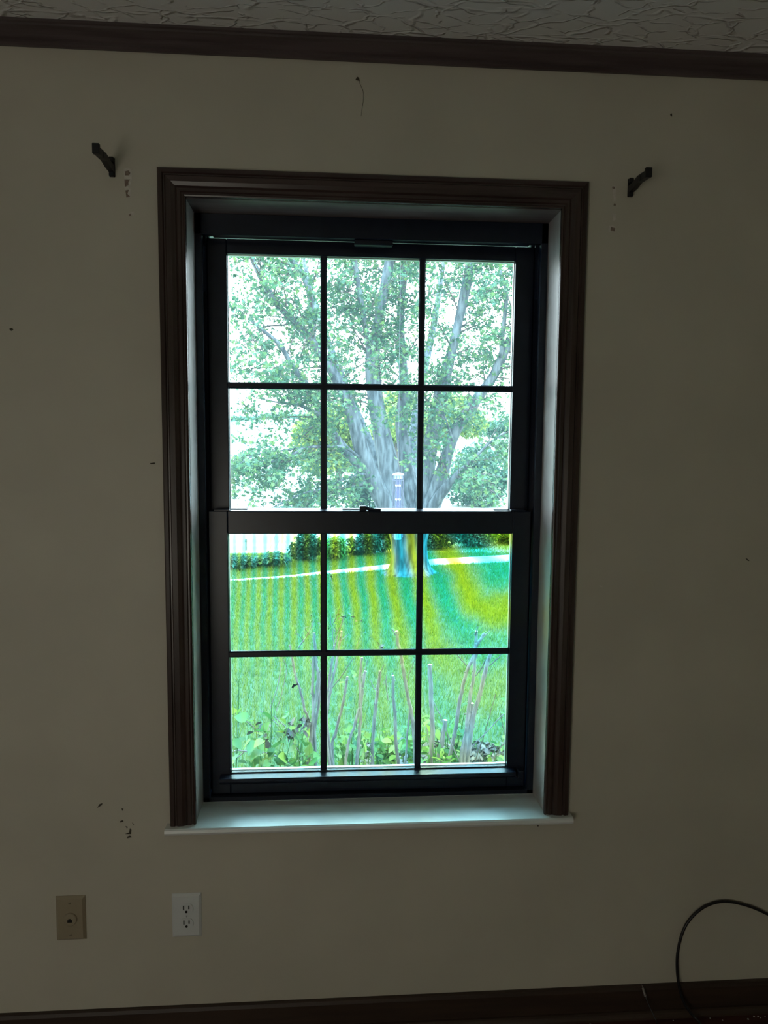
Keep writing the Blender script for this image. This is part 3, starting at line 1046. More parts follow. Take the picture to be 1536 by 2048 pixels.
# trunk with flared roots
tp = []
for x, y, w in ((815, 1020, 104), (816, 1050, 88), (817, 1085, 74), (818, 1110, 74), (818, 1130, 80), (819, 1142, 94), (821, 1150, 116)):
    p = at(x, y, TY)
    tp.append((*p, w/2/F_PX*DIST))
tp.append((tp[-1][0]+.01, tp[-1][1], GZ-.08, tp[-1][3]*1.25))
tp = smooth_path(tp, 4)
segs = 28
m = MB()
vs_, fs = [], []
for i, (x, y, z, r_) in enumerate(tp):
    for k in range(segs):
        a = 2*math.pi*k/segs
        flare = max(0, (GZ+.35-z)/.35)
        rr = r_*(1+.05*math.sin(5*a+1.1)+.14*flare*math.sin(4*a+.4)+.02*math.sin(13*a+z*6))
        vs_.append((x+rr*math.cos(a), y+rr*math.sin(a)*.95, z))
for i in range(len(tp)-1):
    for k in range(segs):
        k2 = (k+1) % segs
        fs.append((i*segs+k, i*segs+k2, (i+1)*segs+k2, (i+1)*segs+k))
fs += [tuple(range(segs)), tuple((len(tp)-1)*segs+k for k in range(segs))]
m.add(vs_, fs)
m.build('trunk', BARK, maple, smooth=True)

LIMBS = [
    # left main limb sweeping up to the left
    ([(790, 1045, 40), (768, 1005, 38), (745, 955, 34), (725, 905, 31), (706, 835, 27), (688, 785, 23), (660, 735, 20), (625, 685, 16), (590, 645, 13), (560, 615, 12), (533, 575, 11), (505, 520, 9), (480, 460, 7)], 10.3, 9.6),
    ([(628, 690, 12), (622, 635, 14), (620, 590, 14), (606, 550, 13), (580, 515, 11), (560, 470, 8)], 9.9, 10.2),
    # lower left limb
    ([(740, 958, 26), (713, 924, 22), (684, 893, 20), (660, 860, 18), (640, 824, 15), (620, 783, 14), (606, 760, 13), (584, 730, 10), (560, 691, 9), (530, 664, 7), (500, 640, 4)], 10.25, 9.2),
    ([(664, 864, 9), (641, 833, 9), (606, 813, 7), (577, 807, 6), (557, 805, 4), (515, 796, 2.5)], 9.9, 9.0),
    ([(718, 915, 7), (690, 895, 6), (641, 893, 6), (602, 896, 5), (575, 900, 4), (534, 905, 3.5), (506, 912, 3), (460, 940, 2)], 10.0, 8.8),
    ([(606, 896, 5), (577, 914, 5.5), (540, 924, 5), (518, 924, 3)], 9.2, 8.9),
    ([(730, 948, 8), (717, 951, 6), (690, 957, 5), (659, 973, 4.5), (641, 979, 4), (602, 988, 3.5), (543, 1016, 2)], 10.1, 9.0),
    ([(735, 965, 9), (714, 971, 7), (686, 980, 7), (655, 976, 5), (630, 985, 3)], 10.2, 9.4),
    # centre left stem
    ([(796, 1045, 62), (786, 995, 48), (777, 930, 42), (766, 880, 38), (758, 840, 34), (750, 790, 32), (745, 720, 30), (752, 670, 22), (760, 620, 18), (768, 580, 19), (776, 540, 20), (782, 500, 18), (786, 440, 14)], 10.4, 10.9),
    ([(741, 720, 12), (730, 650, 12), (720, 590, 11), (711, 535, 10), (706, 490, 9)], 10.6, 10.3),
    # centre right stem
    ([(826, 1045, 50), (818, 985, 38), (815, 945, 30), (806, 880, 27), (803, 835, 25), (808, 780, 21), (805, 720, 18), (801, 660, 16), (802, 610, 15), (806, 565, 16), (811, 525, 13), (815, 470, 11)], 10.6, 11.3),
    # right stem beside the muntin
    ([(838, 1045, 46), (848, 1000, 40), (857, 912, 32), (868, 860, 32), (878, 810, 33), (886, 770, 27), (898, 724, 21), (911, 670, 18), (922, 620, 18), (931, 580, 20), (940, 540, 18), (950, 495, 14)], 10.4, 10.7),
    # outer right limb
    ([(846, 1045, 44), (866, 1000, 40), (884, 945, 28), (900, 890, 23), (917, 850, 23), (937, 825, 23), (957, 793, 21), (985, 755, 19), (1008, 705, 18), (1030, 655, 15), (1052, 590, 11), (1065, 530, 8)], 10.3, 9.8),
    ([(1002, 715, 10), (1005, 670, 9), (1011, 620, 8), (1012, 580, 8), (1000, 540, 6)], 9.9, 9.6),
    ([(852, 1040, 30), (870, 1005, 24), (890, 978, 20), (912, 952, 14), (935, 930, 10), (951, 914, 7), (980, 885, 4), (1010, 865, 2.5)], 10.2, 9.3),
    ([(905, 880, 6), (892, 840, 3.5), (878, 800, 2)], 9.9, 9.6),
]
ALL = []           # polylines that carry side branches
for sp, y0, y1 in LIMBS:
    P = limb_pts(sp, y0, y1)
    MB().tube(P[:, :3], list(P[:, 3]), 12 if P[0, 3] > .06 else 8).build('limb', BARK, maple, smooth=True)
    ALL.append(P)
# limbs that complete the crown above and around the view
top = ALL[10][-1, :3]
FEED = np.array([0.5310, 5.30])
EXTRA = [
    [(*top, .05), (top[0]-.1, 9.2, 5.9), (top[0]-.2, 7.4, 6.3), (FEED[0]+.1, 6.2, 6.0), (FEED[0], 5.3, 5.55), (FEED[0]-.15, 4.7, 5.2)],
    [(*ALL[8][-1, :3], .06), (.6, 10.8, 6.6), (.5, 11.0, 8.2), (.3, 11.0, 9.6)],
    [(*ALL[11][-1, :3], .06), (2.6, 10.9, 6.6), (3.1, 11.0, 8.0), (3.4, 11.2, 9.2)],
    [(*ALL[0][-1, :3], .035), (-1.6, 9.4, 6.0), (-2.3, 9.2, 7.0)],
    [(*ALL[12][-1, :3], .035), (3.6, 9.6, 5.4), (4.3, 9.5, 6.5)],
    [(1.25, 10.9, .45, .13), (1.5, 12.2, 2.2), (2.0, 13.4, 4.2), (2.4, 14.1, 6.5)],
    [(1.0, 10.8, .45, .12), (.2, 12.0, 2.4), (-.5, 13.2, 4.4), (-1.0, 13.8, 6.4)],
]
for E_ in EXTRA:
    n = len(E_)
    r0 = E_[0][3]
    P = smooth_path([(*p[:3], r0*(1-.75*i/(n-1))) for i, p in enumerate(E_)], 5)
    MB().tube(P[:, :3], list(P[:, 3]), 8).build('limb', BARK, maple, smooth=True)
    ALL.append(P)

tw = MB()
leaf_pos = []


def grow(p, d, length, r0, level):
    """one side branch with twigs; leaves sit along the outer part"""
    n = 6
    pts, q, dd = [np.array(p)], np.array(p, float), d/np.linalg.norm(d)
    for i in range(n):
        dd = dd+rng.normal(size=3)*.13+np.array([0, 0, -.05 if level == 1 else -.09])
        dd /= np.linalg.norm(dd)
        q = q+dd*length/n
        pts.append(q.copy())
    tw.tube(pts, [r0*(1-.8*i/n) for i in range(n+1)], 4, cap=False)
    if level == 1:
        for i in range(1, n+1):
            for _ in range(2 if rng.random() < .65 else 1):
                side = rng.normal(size=3); side[2] = side[2]*.5+.05
                grow(pts[i], dd*.5+side/np.linalg.norm(side), rng.uniform(.28, .62), r0*.4, 2)
    else:
        for i in range(1, n+1):
            for _ in range(3):
                leaf_pos.append(pts[i]+rng.normal(size=3)*.05)


CTR = np.array([1.1, 10.4, 2.4])
for li, P in enumerate(ALL):
    seg = np.linalg.norm(np.diff(P[:, :3], axis=0), axis=1)
    cum = np.concatenate([[0], np.cumsum(seg)])
    L = cum[-1]
    big = P[0, 3] > .09
    start = .36 if big else .13
    if li in (len(LIMBS), len(LIMBS)+1, len(LIMBS)+2):
        start = .78
    nb = int(L*(3.9 if li < len(LIMBS) else 1.6))+2
    for s in np.linspace(start, 1.0, nb):
        k = min(len(P)-2, int(np.searchsorted(cum, s*L)))
        p = P[k, :3]
        if p[2] < .75 and big:
            continue
        ax = P[k+1, :3]-P[k, :3]; ax /= np.linalg.norm(ax)
        out = rng.normal(size=3); out -= ax*np.dot(out, ax); out /= np.linalg.norm(out)
        rad = (p-CTR); rad /= (np.linalg.norm(rad)+1e-6)
        d = out*.9+ax*.45+rad*.3
        if not big and p[2] < 1.6:
            d[2] = d[2]*.4
        grow(p, d, rng.uniform(.55, 1.35)*(1 if li < 2 or big or li > 15 else .7), min(.016, max(.005, P[k, 3]*.35)), 1)
tag(tw.build('twigs', TWIG, maple), kind='stuff')
LP = np.array(leaf_pos)
ok = (LP[:, 2] > .25)
LP = LP[ok]
# the 300 leaves nearest the house are parts of their own, the rest one mass
vis = (LP[:, 2] < 5.2) & (np.abs(LP[:, 0]-.9) < 2.6)
order = np.argsort(np.where(vis, LP[:, 1], 99))
near, rest = LP[order[:300]], LP[order[300:]]
for p in near:
    place_leaf(maple, 'maple', MAPLE, p, random.uniform(.065, .095))
co, tr = leaf_cloud(rest, .074, 'maple', .35)
tag(link_mesh('foliage', raw_mesh('foliage', co, tr, MAPLE), maple), kind='stuff')
print('maple leaves', len(LP), 'twig faces', len(tw.f))

# ------------------------------------------------------------------ bird feeder hanging from the maple
fx, fy = FEED
ft, fb = float(at(796, 948, fy)[2]), float(at(796, 1079, fy)[2])
o = thing('bird_feeder', 'long caged tube bird feeder with white lid before the maple trunk', 'bird feeder', (fx, fy, fb))
R_ = .056
MB().lathe([(R_, ft-.012), (R_*1.02, ft-.006), (R_*.92, ft), (R_*.45, ft+.010), (.008, ft+.014)], (fx, fy, 0), 20).build('lid', FEEDW, o, smooth=False)
MB().lathe([(R_*.72, ft-.050), (R_*.78, ft-.046), (R_*.78, ft-.013), (R_*.6, ft-.012)], (fx, fy, 0), 18).build('collar', FEEDC, o)
MB().lathe([(R_*.50, fb+.06), (R_*.50, ft-.050)], (fx, fy, 0), 18).build('seed_tube', FEEDT, o)
MB().lathe([(R_*.40, fb+.062), (R_*.42, fb+.20), (R_*.40, fb+.40), (.004, fb+.43)], (fx, fy, 0), 14).build('bird_seed', SEED, o)
MB().lathe([(R_*.55, fb), (R_*.62, fb+.004), (R_*.62, fb+.058), (R_*.5, fb+.062)], (fx, fy, 0), 18).build('base', FEEDC, o)
for k in range(12):
    a = 2*math.pi*(k+.3)/12
    x, y = fx+R_*.92*math.cos(a), fy+R_*.92*math.sin(a)
    MB().tube([(x, y, fb+.02), (x, y, ft-.015)], .0032, 6).build('cage_bar', FEEDB, o)
for zz in (fb+.03, (fb+ft)/2, ft-.06):
    ring = [(fx+R_*.95*math.cos(a), fy+R_*.95*math.sin(a), zz) for a in np.linspace(0, 2*math.pi, 25)]
    MB().tube(ring, .0022, 5, cap=False).build('cage_ring', FEEDB, o)
for y_ in (970.5, 998):
    zz = float(at(796, y_, fy)[2])
    for s in (-1, 1):
        MB().lathe([(.011, -.004), (.011, .004)], (fx+s*.0155-.004, fy-R_*.62, zz), 12, 'y').build('feeding_port', FEEDW, o)
        MB().tube([(fx+s*.0155-.004, fy-R_*.60, zz-.012), (fx+s*.0155-.004, fy-R_*1.25, zz-.012)], .0025, 6).build('perch', FEEDC, o)
MB().tube([(fx, fy, ft+.012), (fx+.002, fy, ft+1.6), (fx, fy, 5.54)], .0012, 5).build('hanging_wire', FEEDB, o)


# ------------------------------------------------------------------ bushes and trees behind
def bush(name, label, cat, c, rad, nl, mat, size, group=None, stems=4, kind='oval', lumps=9, trunk=0.0):
    base = (c[0], c[1], float(ground(c[0], c[1])))
    r = thing(name, label, cat, base, group)
    L = rng.normal(size=(lumps, 3)); L /= np.linalg.norm(L, axis=1, keepdims=True)
    w = rng.integers(0, lumps, nl)
    q = rng.normal(size=(nl, 3)); q /= np.linalg.norm(q, axis=1, keepdims=True)
    q *= rng.uniform(.35, 1.0, (nl, 1))**.5
    P = L[w]*.58+q*.52
    P = P*np.array(rad)+np.array(c)
    gz = ground(P[:, 0], P[:, 1])
    P[:, 2] = np.maximum(P[:, 2], gz+.04+rng.uniform(0, .08, nl))
    co, tr = leaf_cloud(P, size, kind, .4)
    tag(link_mesh('foliage', raw_mesh('foliage', co, tr, mat), r), kind='stuff')
    for k in range(stems):
        a = 2*math.pi*k/stems+rng.uniform(0, 1)
        spread = .12 if trunk else .4
        t_ = (c[0]+rad[0]*spread*math.cos(a), c[1]+rad[1]*spread*math.sin(a), c[2]+rad[2]*rng.uniform(.1, .5))
        mid = (c[0]+.4*(t_[0]-c[0]), c[1]+.4*(t_[1]-c[1]), (base[2]+t_[2])/2)
        rr = trunk if (trunk and k == 0) else .02+.01*min(rad)
        MB().tube(smooth_path([(base[0]+.05*math.cos(a), base[1]+.05*math.sin(a), base[2]-.03), mid, t_], 3), [rr*(1-.1*i) for i in range(7)], 6).build('trunk' if (trunk and k == 0) else 'stem', TWIG, r)
    return r


def blob(px, py, wpx, hpx, Y):
    """centre and radii of a plant that fills wpx x hpx around a sighted point at depth Y"""
    c = at(px, py, Y)
    s = (Y-C_POS[1])/F_PX
    return c, (wpx/2*s, min(wpx, hpx)/2*s*.9, hpx/2*s)


def on_ground(px, top, wpx, Y):
    """plant standing on the terrain at depth Y with its top sighted at row `top`"""
    c = at(px, top, Y)
    g = float(ground(c[0], c[1]))
    h = c[2]-g
    s = (Y-C_POS[1])/F_PX
    return np.array([c[0], c[1], g+h*.5]), (wpx/2*s, wpx/2*s*.8, h*.52)


HEDGE = 'weedy bushes along the field edge'
for nm, lab, px, top, w, Y, n, mt in (
    ('bush', 'rounded dark bush standing tallest in the weedy row left of the maple', 610, 1066, 66, 11.9, 3200, BUSHD),
    ('bush', 'low weedy bush at the left end of the row by the post', 478, 1112, 60, 11.0, 1800, BUSHT),
    ('bush', 'low weedy bush between the post and the rounded dark bush', 540, 1106, 80, 11.2, 2400, BUSHT),
    ('bush', 'upright yellow green bush right of the rounded dark bush', 668, 1074, 56, 12.1, 2000, BUSHY),
    ('bush', 'dark bush close on the left of the maple trunk', 722, 1062, 78, 12.6, 3400, BUSHD),
    ('bush', 'teal bush half hidden behind the maple trunk', 764, 1050, 70, 13.0, 3000, BUSHT),
    ('bush', 'dark bush close on the right of the maple trunk beyond the lane', 872, 1012, 96, 13.4, 5000, BUSHD),
    ('bush', 'teal bush beyond the lane in the right lower pane', 945, 1030, 110, 13.7, 5000, BUSHT),
    ('bush', 'dark bush beyond the lane at the right edge of the window', 1025, 1036, 120, 14.2, 5000, BUSHD),
):
    c, rad = on_ground(px, top, w, Y)
    bush(nm, lab, 'bush', c, rad, n, mt, .060, HEDGE)
for lab, px, top, w, Y, n, mt, sz in (
    ('large teal shrub right of the maple, wider than tall', 955, 885, 150, 22.0, 7000, BUSHT, .13),
    ('dark shrub low behind the left limb of the maple', 735, 925, 80, 20.0, 3000, BUSHD, .12),
    ('dark shrub behind the fork of the maple trunk', 815, 960, 90, 20.5, 3000, BUSHD, .12),
):
    c, rad = on_ground(px, top, w, Y)
    bush('shrub', lab, 'shrub', c, rad, n, mt, sz)
for lab, px, top, w, Y, n, mt in (
    ('yellow green tree behind the left limb of the maple', 675, 815, 170, 25.0, 11000, BUSHY),
    ('yellow green tree behind the right limbs of the maple', 900, 790, 150, 41.0, 9000, BUSHY),
    ('leafy green tree straight behind the fork of the maple', 795, 780, 150, 33.0, 10000, BUSHY),
    ('dull green tree farthest right beyond the maple', 1030, 840, 150, 50.0, 7000, BUSHT),
):
    c, rad = on_ground(px, top, w, Y)
    c = c+np.array([0, 0, rad[2]*.22]); rad = (rad[0], rad[1], rad[2]*.80)
    bush('tree', lab, 'tree', c, rad, n, mt, .19, 'trees behind the maple', kind='oval', trunk=.14, stems=3)
for k, (px, top, w) in enumerate(((440, 846, 70), (487, 843, 64), (530, 838, 60), (578, 840, 80))):
    c, rad = on_ground(px, top, w, 84+k*1.5)
    bush('tree', 'hazy %s in the far line on the hill' % ('tree farthest left', 'second tree from the left', 'third tree from the left', 'rightmost tree')[k], 'tree', c, rad, 1500, BUSHT, .36, 'far trees on the hill', kind='oval', stems=1, trunk=.2)

# metal fence post in the weeds
p = at(492, 1078, 13.3); g = float(ground(p[0], 13.3))
fp = thing('fence_post', 'thin metal fence post in the weeds at far left', 'post', (p[0], 13.3, g))
MB().box(p[0]-.018, p[0]+.018, 13.29, 13.30, g-.1, p[2], .003).box(p[0]-.005, p[0]+.005, 13.30, 13.33, g-.1, p[2], .002).build('post', GALV, fp)
MB().box(p[0]-.026, p[0]+.026, 13.285, 13.29, p[2]-.06, p[2]-.03, .002).build('clip', GALV, fp)

# ------------------------------------------------------------------ pruned shrubs under the window
SY = 1.90                                           # their depth beyond the wall


def stem_part(parent, name, spec, Y, base, cut=True, mat=STEMB, dy=0.0):
    """(px, py, width_px) from the top down; runs on to the shrub's base on the ground"""
    P = []
    s = (Y-C_POS[1])/F_PX
    for i, (x, y, w) in enumerate(spec):
        p = at(x, y, Y+dy*i/len(spec))
        P.append((*p, w/2*s))
    if base is not None:
        last = P[-1]
        for f_ in (.45, 1.0):
            P.append((last[0]+(base[0]-last[0])*f_*.8, last[1]+(base[1]-last[1])*f_, last[2]+(GZ-.03-last[2])*f_, last[3]*(1+.25*f_)))
    P = smooth_path(P[::-1], 4)
    P[1:-1, :3] += rng.normal(size=(len(P)-2, 3))*.0012
    m = MB()
    m.tube(P[:, :3], list(P[:, 3]), 9 if P[0, 3] > .005 else 5, mi=0, cap_mi=1 if cut else 0)
    # buds / knots
    if P[0, 3] > .006:
        for k in range(2, len(P)-1, 3):
            c = P[k, :3]+np.array([rng.choice([-1, 1])*P[k, 3]*.9, -P[k, 3]*.3, 0])
            m.tube([c, c+np.array([(c[0]-P[k, 0])*.5, -.002, .006])], [.0035, .0015], 5)
    return m.build(name, [mat, CUT], parent, smooth=False)


def sprig(parent, tip, Y, n, kind, mat, size, spread):
    c = at(*tip, Y)
    for _ in range(n):
        place_leaf(parent, kind, mat, c+rng.normal(size=3)*spread, size*random.uniform(.7, 1.3))


def shrub(label, basepx, Y, stems, twigs, sprigs):
    b = at(basepx, 1600, Y)
    r = thing('pruned_shrub', label, 'shrub', (b[0], Y, GZ), 'cut back shrubs under the window')
    for i, sp in enumerate(stems):
        j = ((i % 3)-1)*.06
        stem_part(r, 'stem', sp, Y+j, (b[0]+rng.uniform(-.06, .06), Y+j*.6, GZ))
    for sp in twigs:
        stem_part(r, 'twig', sp, Y+.03, None, cut=False, mat=TWIG if rng.random() < .5 else STEMB)
    for tip, n, kind, mat, size, spread in sprigs:
        sprig(r, tip, Y+.02, n, kind, mat, size, spread)
    return r


shrub('pruned shrub of seven thick pale stems at the right of the lower sash', 910, SY, [
    [(860, 1329, 9), (863, 1405, 9.5), (865, 1467, 10), (863, 1530, 10.5)],
    [(891, 1440, 9), (884, 1488, 9.5), (875, 1530, 10)],
    [(953, 1262, 6), (951, 1290, 7), (946, 1317, 7), (936, 1336, 7), (923, 1384, 7.5), (913, 1447, 8), (905, 1490, 8), (898, 1535, 8)],
    [(970, 1267, 6), (958, 1283, 6.5), (951, 1300, 7), (948, 1342, 7), (942, 1384, 7.5), (936, 1430, 8), (930, 1500, 8)],
    [(981, 1307, 8), (971, 1342, 9), (959, 1390, 9), (948, 1430, 9), (940, 1480, 9.5), (934, 1530, 10)],
    [(943, 1406, 10), (940, 1457, 10.5), (930, 1530, 11)],
    [(936, 1445, 7), (927, 1488, 7.5), (922, 1530, 8)],
], [
    [(1008, 1427, 2), (975, 1462, 2.4), (938, 1500, 2.6)],
    [(1015, 1476, 2), (1000, 1498, 2.2), (984, 1530, 2.4)],
    [(991, 1388, 1.6), (980, 1430, 1.8), (969, 1467, 2), (948, 1530, 2.2)],
    [(908, 1300, 2), (920, 1316, 2.2), (934, 1332, 2.5)],
    [(867, 1403, 2), (884, 1440, 2.2), (902, 1485, 2.4), (920, 1526, 2.6)],
    [(1003, 1308, 1.6), (992, 1320, 2.4), (978, 1332, 2.6)],
    [(973, 1318, 2.2), (962, 1338, 2.4), (950, 1352, 2.6)],
    [(851, 1448, 1.6), (858, 1480, 2), (866, 1525, 2.2)],
    [(956, 1253, 1.2), (953, 1262, 2.4), (951, 1272, 3)],
    [(979, 1262, 1.6), (971, 1270, 2.4), (962, 1279, 3)],
    [(1000, 1425, 1.4), (1005, 1450, 1.6), (1012, 1476, 2)],
    [(928, 1428, 3), (936, 1426, 3), (944, 1424, 3.5)],
], [((955, 1258), 6, 'blade', WEED, .035, .018), ((976, 1264), 5, 'blade', WEED, .03, .015)])
shrub('pruned shrub of four thin upright stems in the middle of the lower sash', 795, SY+.08, [
    [(793, 1262, 6), (797, 1290, 6.5), (802, 1311, 7), (807, 1342, 7), (813, 1380, 7), (821, 1417, 7.5), (827, 1457, 8), (830, 1530, 8)],
    [(786, 1351, 6), (787, 1394, 6.5), (790, 1436, 7), (792, 1488, 7), (797, 1532, 7)],
    [(760, 1342, 6.5), (755, 1384, 6.5), (749, 1436, 7), (745, 1532, 7)],
    [(819, 1413, 3.5), (815, 1467, 4), (809, 1532, 4.5)],
], [
    [(784, 1257, 2), (788, 1264, 3), (794, 1273, 4)],
    [(799, 1261, 2), (797, 1268, 3), (795, 1277, 4)],
    [(768, 1330, 1.4), (763, 1340, 1.8), (757, 1352, 2)],
    [(741, 1360, 1.4), (747, 1374, 1.8), (755, 1384, 2)],
    [(829, 1320, 1.4), (818, 1350, 1.6), (812, 1372, 2)],
    [(773, 1350, 1.5), (772, 1368, 1.8), (776, 1400, 2)],
], [((791, 1259), 6, 'blade', WEED, .03, .012), ((771, 1362), 9, 'blade', DRYL, .02, .02), ((752, 1290), 10, 'oval', DRYL, .025, .04)])
shrub('pruned shrub of slender stems right of the left muntin, bushy tip', 700, SY-.05, [
    [(724, 1315, 5), (720, 1353, 6), (720, 1405, 6), (717, 1422, 6), (707, 1457, 6), (698, 1480, 6), (691, 1532, 6.5)],
    [(731, 1342, 6), (725, 1374, 6.5), (721, 1426, 6.5), (719, 1467, 7), (713, 1532, 7)],
    [(695, 1353, 5), (690, 1384, 5.5), (682, 1422, 5.5), (671, 1467, 6), (664, 1500, 6)],
    [(683, 1262, 4.5), (679, 1285, 5), (675, 1313, 5), (665, 1359, 5.5), (657, 1405, 6), (652, 1470, 6)],
    [(668, 1290, 4), (663, 1330, 5), (657, 1370, 5), (652, 1420, 5)],
], [
    [(707, 1315, 1.4), (685, 1350, 2), (658, 1384, 2.4)],
    [(681, 1212, 1.2), (674, 1230, 1.6), (667, 1246, 2)],
    [(690, 1230, 2), (682, 1250, 2.6), (673, 1276, 3), (670, 1292, 3.2)],
    [(660, 1225, 1.2), (664, 1255, 1.8), (668, 1290, 2)],
    [(698, 1268, 1.4), (688, 1276, 2), (679, 1284, 3)],
    [(736, 1318, 1.4), (730, 1340, 1.6), (722, 1358, 2)],
    [(720, 1276, 1.2), (716, 1286, 1.4), (712, 1296, 1.6)],
], [((680, 1240), 22, 'blade', WEED, .026, .028), ((688, 1234), 14, 'oval', DRYL, .018, .022), ((668, 1262), 12, 'blade', DRYL, .022, .03),
    ((700, 1366), 8, 'oval', WEED, .04, .03), ((722, 1240), 5, 'oval', DRYL, .02, .02)])
shrub('pruned shrub with a crooked leaning stem at the left of the lower sash', 620, SY+.02, [
    [(628, 1266, 6), (630, 1294, 6), (633, 1333, 6.5), (637, 1357, 7), (629, 1405, 7), (624, 1457, 7.5), (621, 1488, 8), (614, 1532, 8)],
    [(643, 1340, 5), (640, 1380, 6), (634, 1426, 6.5), (627, 1467, 6.5), (617, 1532, 7)],
    [(579, 1290, 3), (584, 1315, 4.5), (590, 1349, 5), (600, 1378, 5), (607, 1409, 5), (615, 1434, 5), (622, 1470, 5)],
    [(627, 1310, 5), (626, 1340, 5.5), (625, 1380, 6), (628, 1420, 6)],
], [
    [(627, 1245, 1.4), (617, 1266, 2), (606, 1282, 2.4), (596, 1297, 2.6)],
    [(610, 1256, 1.2), (614, 1264, 1.5), (619, 1270, 1.8)],
    [(590, 1266, 1.2), (603, 1276, 1.5), (608, 1284, 1.8)],
    [(563, 1315, 1.4), (557, 1367, 1.6), (540, 1417, 1.8)],
    [(573, 1338, 1.4), (565, 1384, 1.6), (552, 1424, 1.8)],
    [(563, 1312, 1.2), (572, 1330, 1.4), (573, 1340, 1.6)],
    [(617, 1318, 1.2), (624, 1334, 1.4), (628, 1350, 1.8)],
    [(607, 1430, 1.6), (603, 1455, 2), (598, 1476, 2)],
    [(461, 1506, 2.6), (477, 1501, 3), (534, 1507, 3.4), (565, 1519, 3.6), (600, 1536, 4)],
    [(461, 1420, 2), (500, 1448, 2.2), (530, 1478, 2.4), (536, 1500, 2.6)],
    [(461, 1524, 1.8), (476, 1514, 2), (490, 1502, 2.4)],
    [(520, 1420, 1.6), (556, 1450, 2), (590, 1490, 2.2), (606, 1520, 2.4)],
    [(548, 1432, 2), (575, 1460, 2.4), (590, 1496, 2.4)],
], [((625, 1250), 12, 'blade', DRYL, .022, .03), ((608, 1270), 8, 'blade', WEED, .022, .03), ((594, 1268), 5, 'oval', DRYL, .016, .02),
    ((616, 1350), 8, 'blade', WEED, .03, .04)])


# ------------------------------------------------------------------ leafy weeds and dry leaves round the stems
def weed(label, px, top, w, Y, nl, kind, mat, size, tall=.5):
    """clump of stems with large leaves of their own"""
    b = at(px, 1600, Y)
    r = thing('leafy_weed', label, 'weed', (b[0], Y, GZ), 'leafy weeds under the window')
    s = (Y-C_POS[1])/F_PX
    zt_ = at(px, top, Y)[2]
    zb_ = at(px, 1545, Y)[2]
    ns = max(3, nl//9)
    tips = []
    for k in range(ns):
        tx = b[0]+rng.uniform(-.5, .5)*w*s
        ty = Y+rng.uniform(-.5, .5)*w*s*.8
        tz = zb_+(zt_-zb_)*rng.uniform(.35, 1.0)
        P = smooth_path([(b[0]+rng.uniform(-.05, .05), Y, GZ-.02), (b[0]*.5+tx*.5, Y*.5+ty*.5, GZ*.4+tz*.6), (tx, ty, tz)], 4)
        MB().tube(P, [.0035*(1-.07*i) for i in range(len(P))], 5).build('stem', mat, r)
        tips.append(P)
    for k in range(nl):
        P = tips[k % ns]
        f_ = rng.uniform(.55, 1.0)
        p = P[int(f_*(len(P)-1))]+rng.normal(size=3)*np.array([.028, .028, .022])
        place_leaf(r, kind, mat, p, size*random.uniform(.7, 1.35))
    return r


for a in (
    ('bushy green weed behind the two left stems of the right shrub', 896, 1396, 96, SY+.35, 170, 'oval', WEED, .050),
    ('broad leaved green weed between the middle shrub and the muntin', 822, 1440, 56, SY+.2, 80, 'oval', WEED, .060),
    ('broad leaved green weed at the foot of the middle shrub', 768, 1425, 56, SY+.45, 110, 'oval', WEED, .055),
    ('light green weed low beside the left muntin', 702, 1425, 66, SY+.25, 100, 'oval', WEED, .050),
    ('heart leaved vine sprawling at the left of the lower sash', 535, 1410, 104, SY-.15, 70, 'heart', WEED, .058),
    ('heart leaved vine low beside the crooked stem', 612, 1450, 50, SY-.10, 46, 'heart', WEED, .055),
    ('yellow green vine leaves at the left edge of the lower sash', 468, 1345, 30, SY-.1, 9, 'heart', WEED, .055),
    ('yellow flecked weed at the right edge of the lower sash', 1012, 1345, 46, SY+.6, 60, 'oval', WEED, .042),
    ('dark green weed low at the right edge of the lower sash', 1004, 1480, 50, SY+.1, 60, 'oval', WEED, .042),
    ('green weed at the foot of the right shrub', 872, 1485, 60, SY-.12, 80, 'oval', WEED, .048),
    ('tall bladed weed between the slender stems and the middle shrub', 726, 1390, 40, SY+.15, 40, 'blade', WEED, .075),
    ('bladed weed leaning behind the crooked stem', 590, 1400, 50, SY+.15, 40, 'blade', WEED, .085),
):
    weed(*a)
# withered leaf clusters
for lab, px, py, w, n in (('withered brown leaf cluster hanging in the vine at left', 522, 1462, 30, 16),
                          ('withered brown leaf cluster beside the crooked stem', 575, 1462, 34, 18),
                          ('withered brown leaf cluster close to the left muntin', 612, 1440, 20, 10)):
    c = at(px, py, SY-.02)
    r = thing('withered_leaves', lab, 'dead leaves', tuple(c), 'withered leaf clusters')
    s = (SY-C_POS[1])/F_PX
    MB().tube(smooth_path([(c[0]-.02, c[1], c[2]-.05), tuple(c), (c[0]+.015, c[1], c[2]+.05)], 3), .002, 5).build('twig', TWIG, r)
    for _ in range(n):
        place_leaf(r, 'oval', DRYL, c+rng.normal(size=3)*np.array([w*s*.4, .03, w*s*.3]), random.uniform(.03, .055))
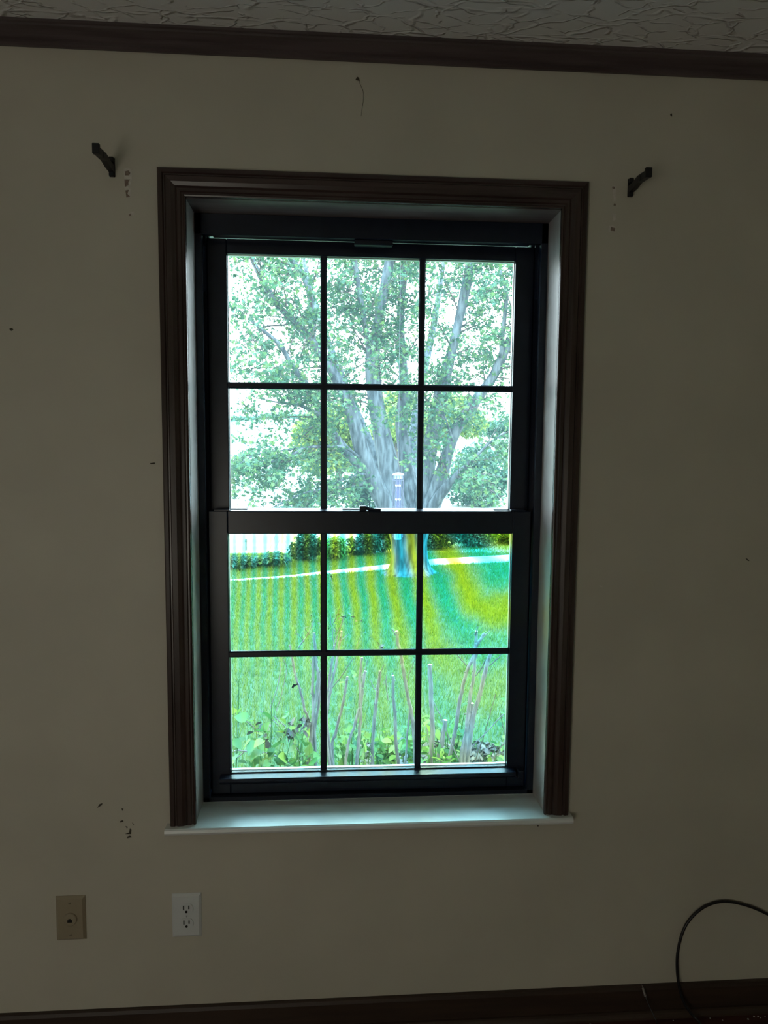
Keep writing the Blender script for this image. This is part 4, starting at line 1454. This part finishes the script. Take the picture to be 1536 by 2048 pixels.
# leaf litter on the ground at the right
n = 2600
P = np.stack([rng.uniform(.1, 1.5, n), rng.uniform(2.55, 3.25, n), np.full(n, GZ)+rng.uniform(.01, .06, n)], 1)
co, tr = leaf_cloud(P, .05, 'oval', 1.2)
tag(link_mesh('leaf_litter', raw_mesh('leaf_litter', co, tr, DRYL)), 'brown leaf litter on the ground behind the cut shrubs', 'leaf litter', kind='stuff')


# ------------------------------------------------------------------ grass
def grass_points():
    out = []
    for n, f_ in ((140000, 1), (80000, 0)):
        y = rng.uniform(2.2, 14.9, n)
        if f_:
            d = y-C_POS[1]
            x = C_POS[0]+d*rng.uniform(-.26, .34, n)
        else:
            y = rng.uniform(.3, 12.9, n)
            x = rng.uniform(-6, 7.5, n)
        out.append(np.stack([x, y], 1))
    P = np.concatenate(out)
    # keep the gravel lane bare
    lx, ly, lw = cl[:, 0], cl[:, 1], cl[:, 2]
    yc = np.interp(P[:, 0], lx, ly); wc = np.interp(P[:, 0], lx, lw)
    keep = (np.abs(P[:, 1]-yc) > wc*1.02) & ((P[:, 1] < 12.8) | (P[:, 0] > 1.4)) & (np.hypot(P[:, 0]-tb[0], P[:, 1]-tb[1]) > .47)
    return P[keep]


G = grass_points()
n = len(G)
h = rng.uniform(.030, .070, n)
az = rng.uniform(0, 2*math.pi, n)
lean = rng.uniform(.0, .8, n)*h
wd = rng.uniform(.0016, .0032, n)*np.interp(G[:, 1], [2, 12], [.8, 2.0])
la = rng.uniform(0, 2*math.pi, n)
z0 = ground(G[:, 0], G[:, 1])
b1 = np.stack([G[:, 0]-wd*np.cos(az), G[:, 1]-wd*np.sin(az), z0], 1)
b2 = np.stack([G[:, 0]+wd*np.cos(az), G[:, 1]+wd*np.sin(az), z0], 1)
tpz = np.stack([G[:, 0]+lean*np.cos(la), G[:, 1]+lean*np.sin(la), z0+h], 1)
co = np.stack([b1, b2, tpz], 1).reshape(-1, 3)
tr = np.arange(3*n).reshape(-1, 3)
tag(link_mesh('grass', raw_mesh('grass', co, tr, GRASS)), 'short green grass blades covering the lawn', 'grass', kind='stuff')
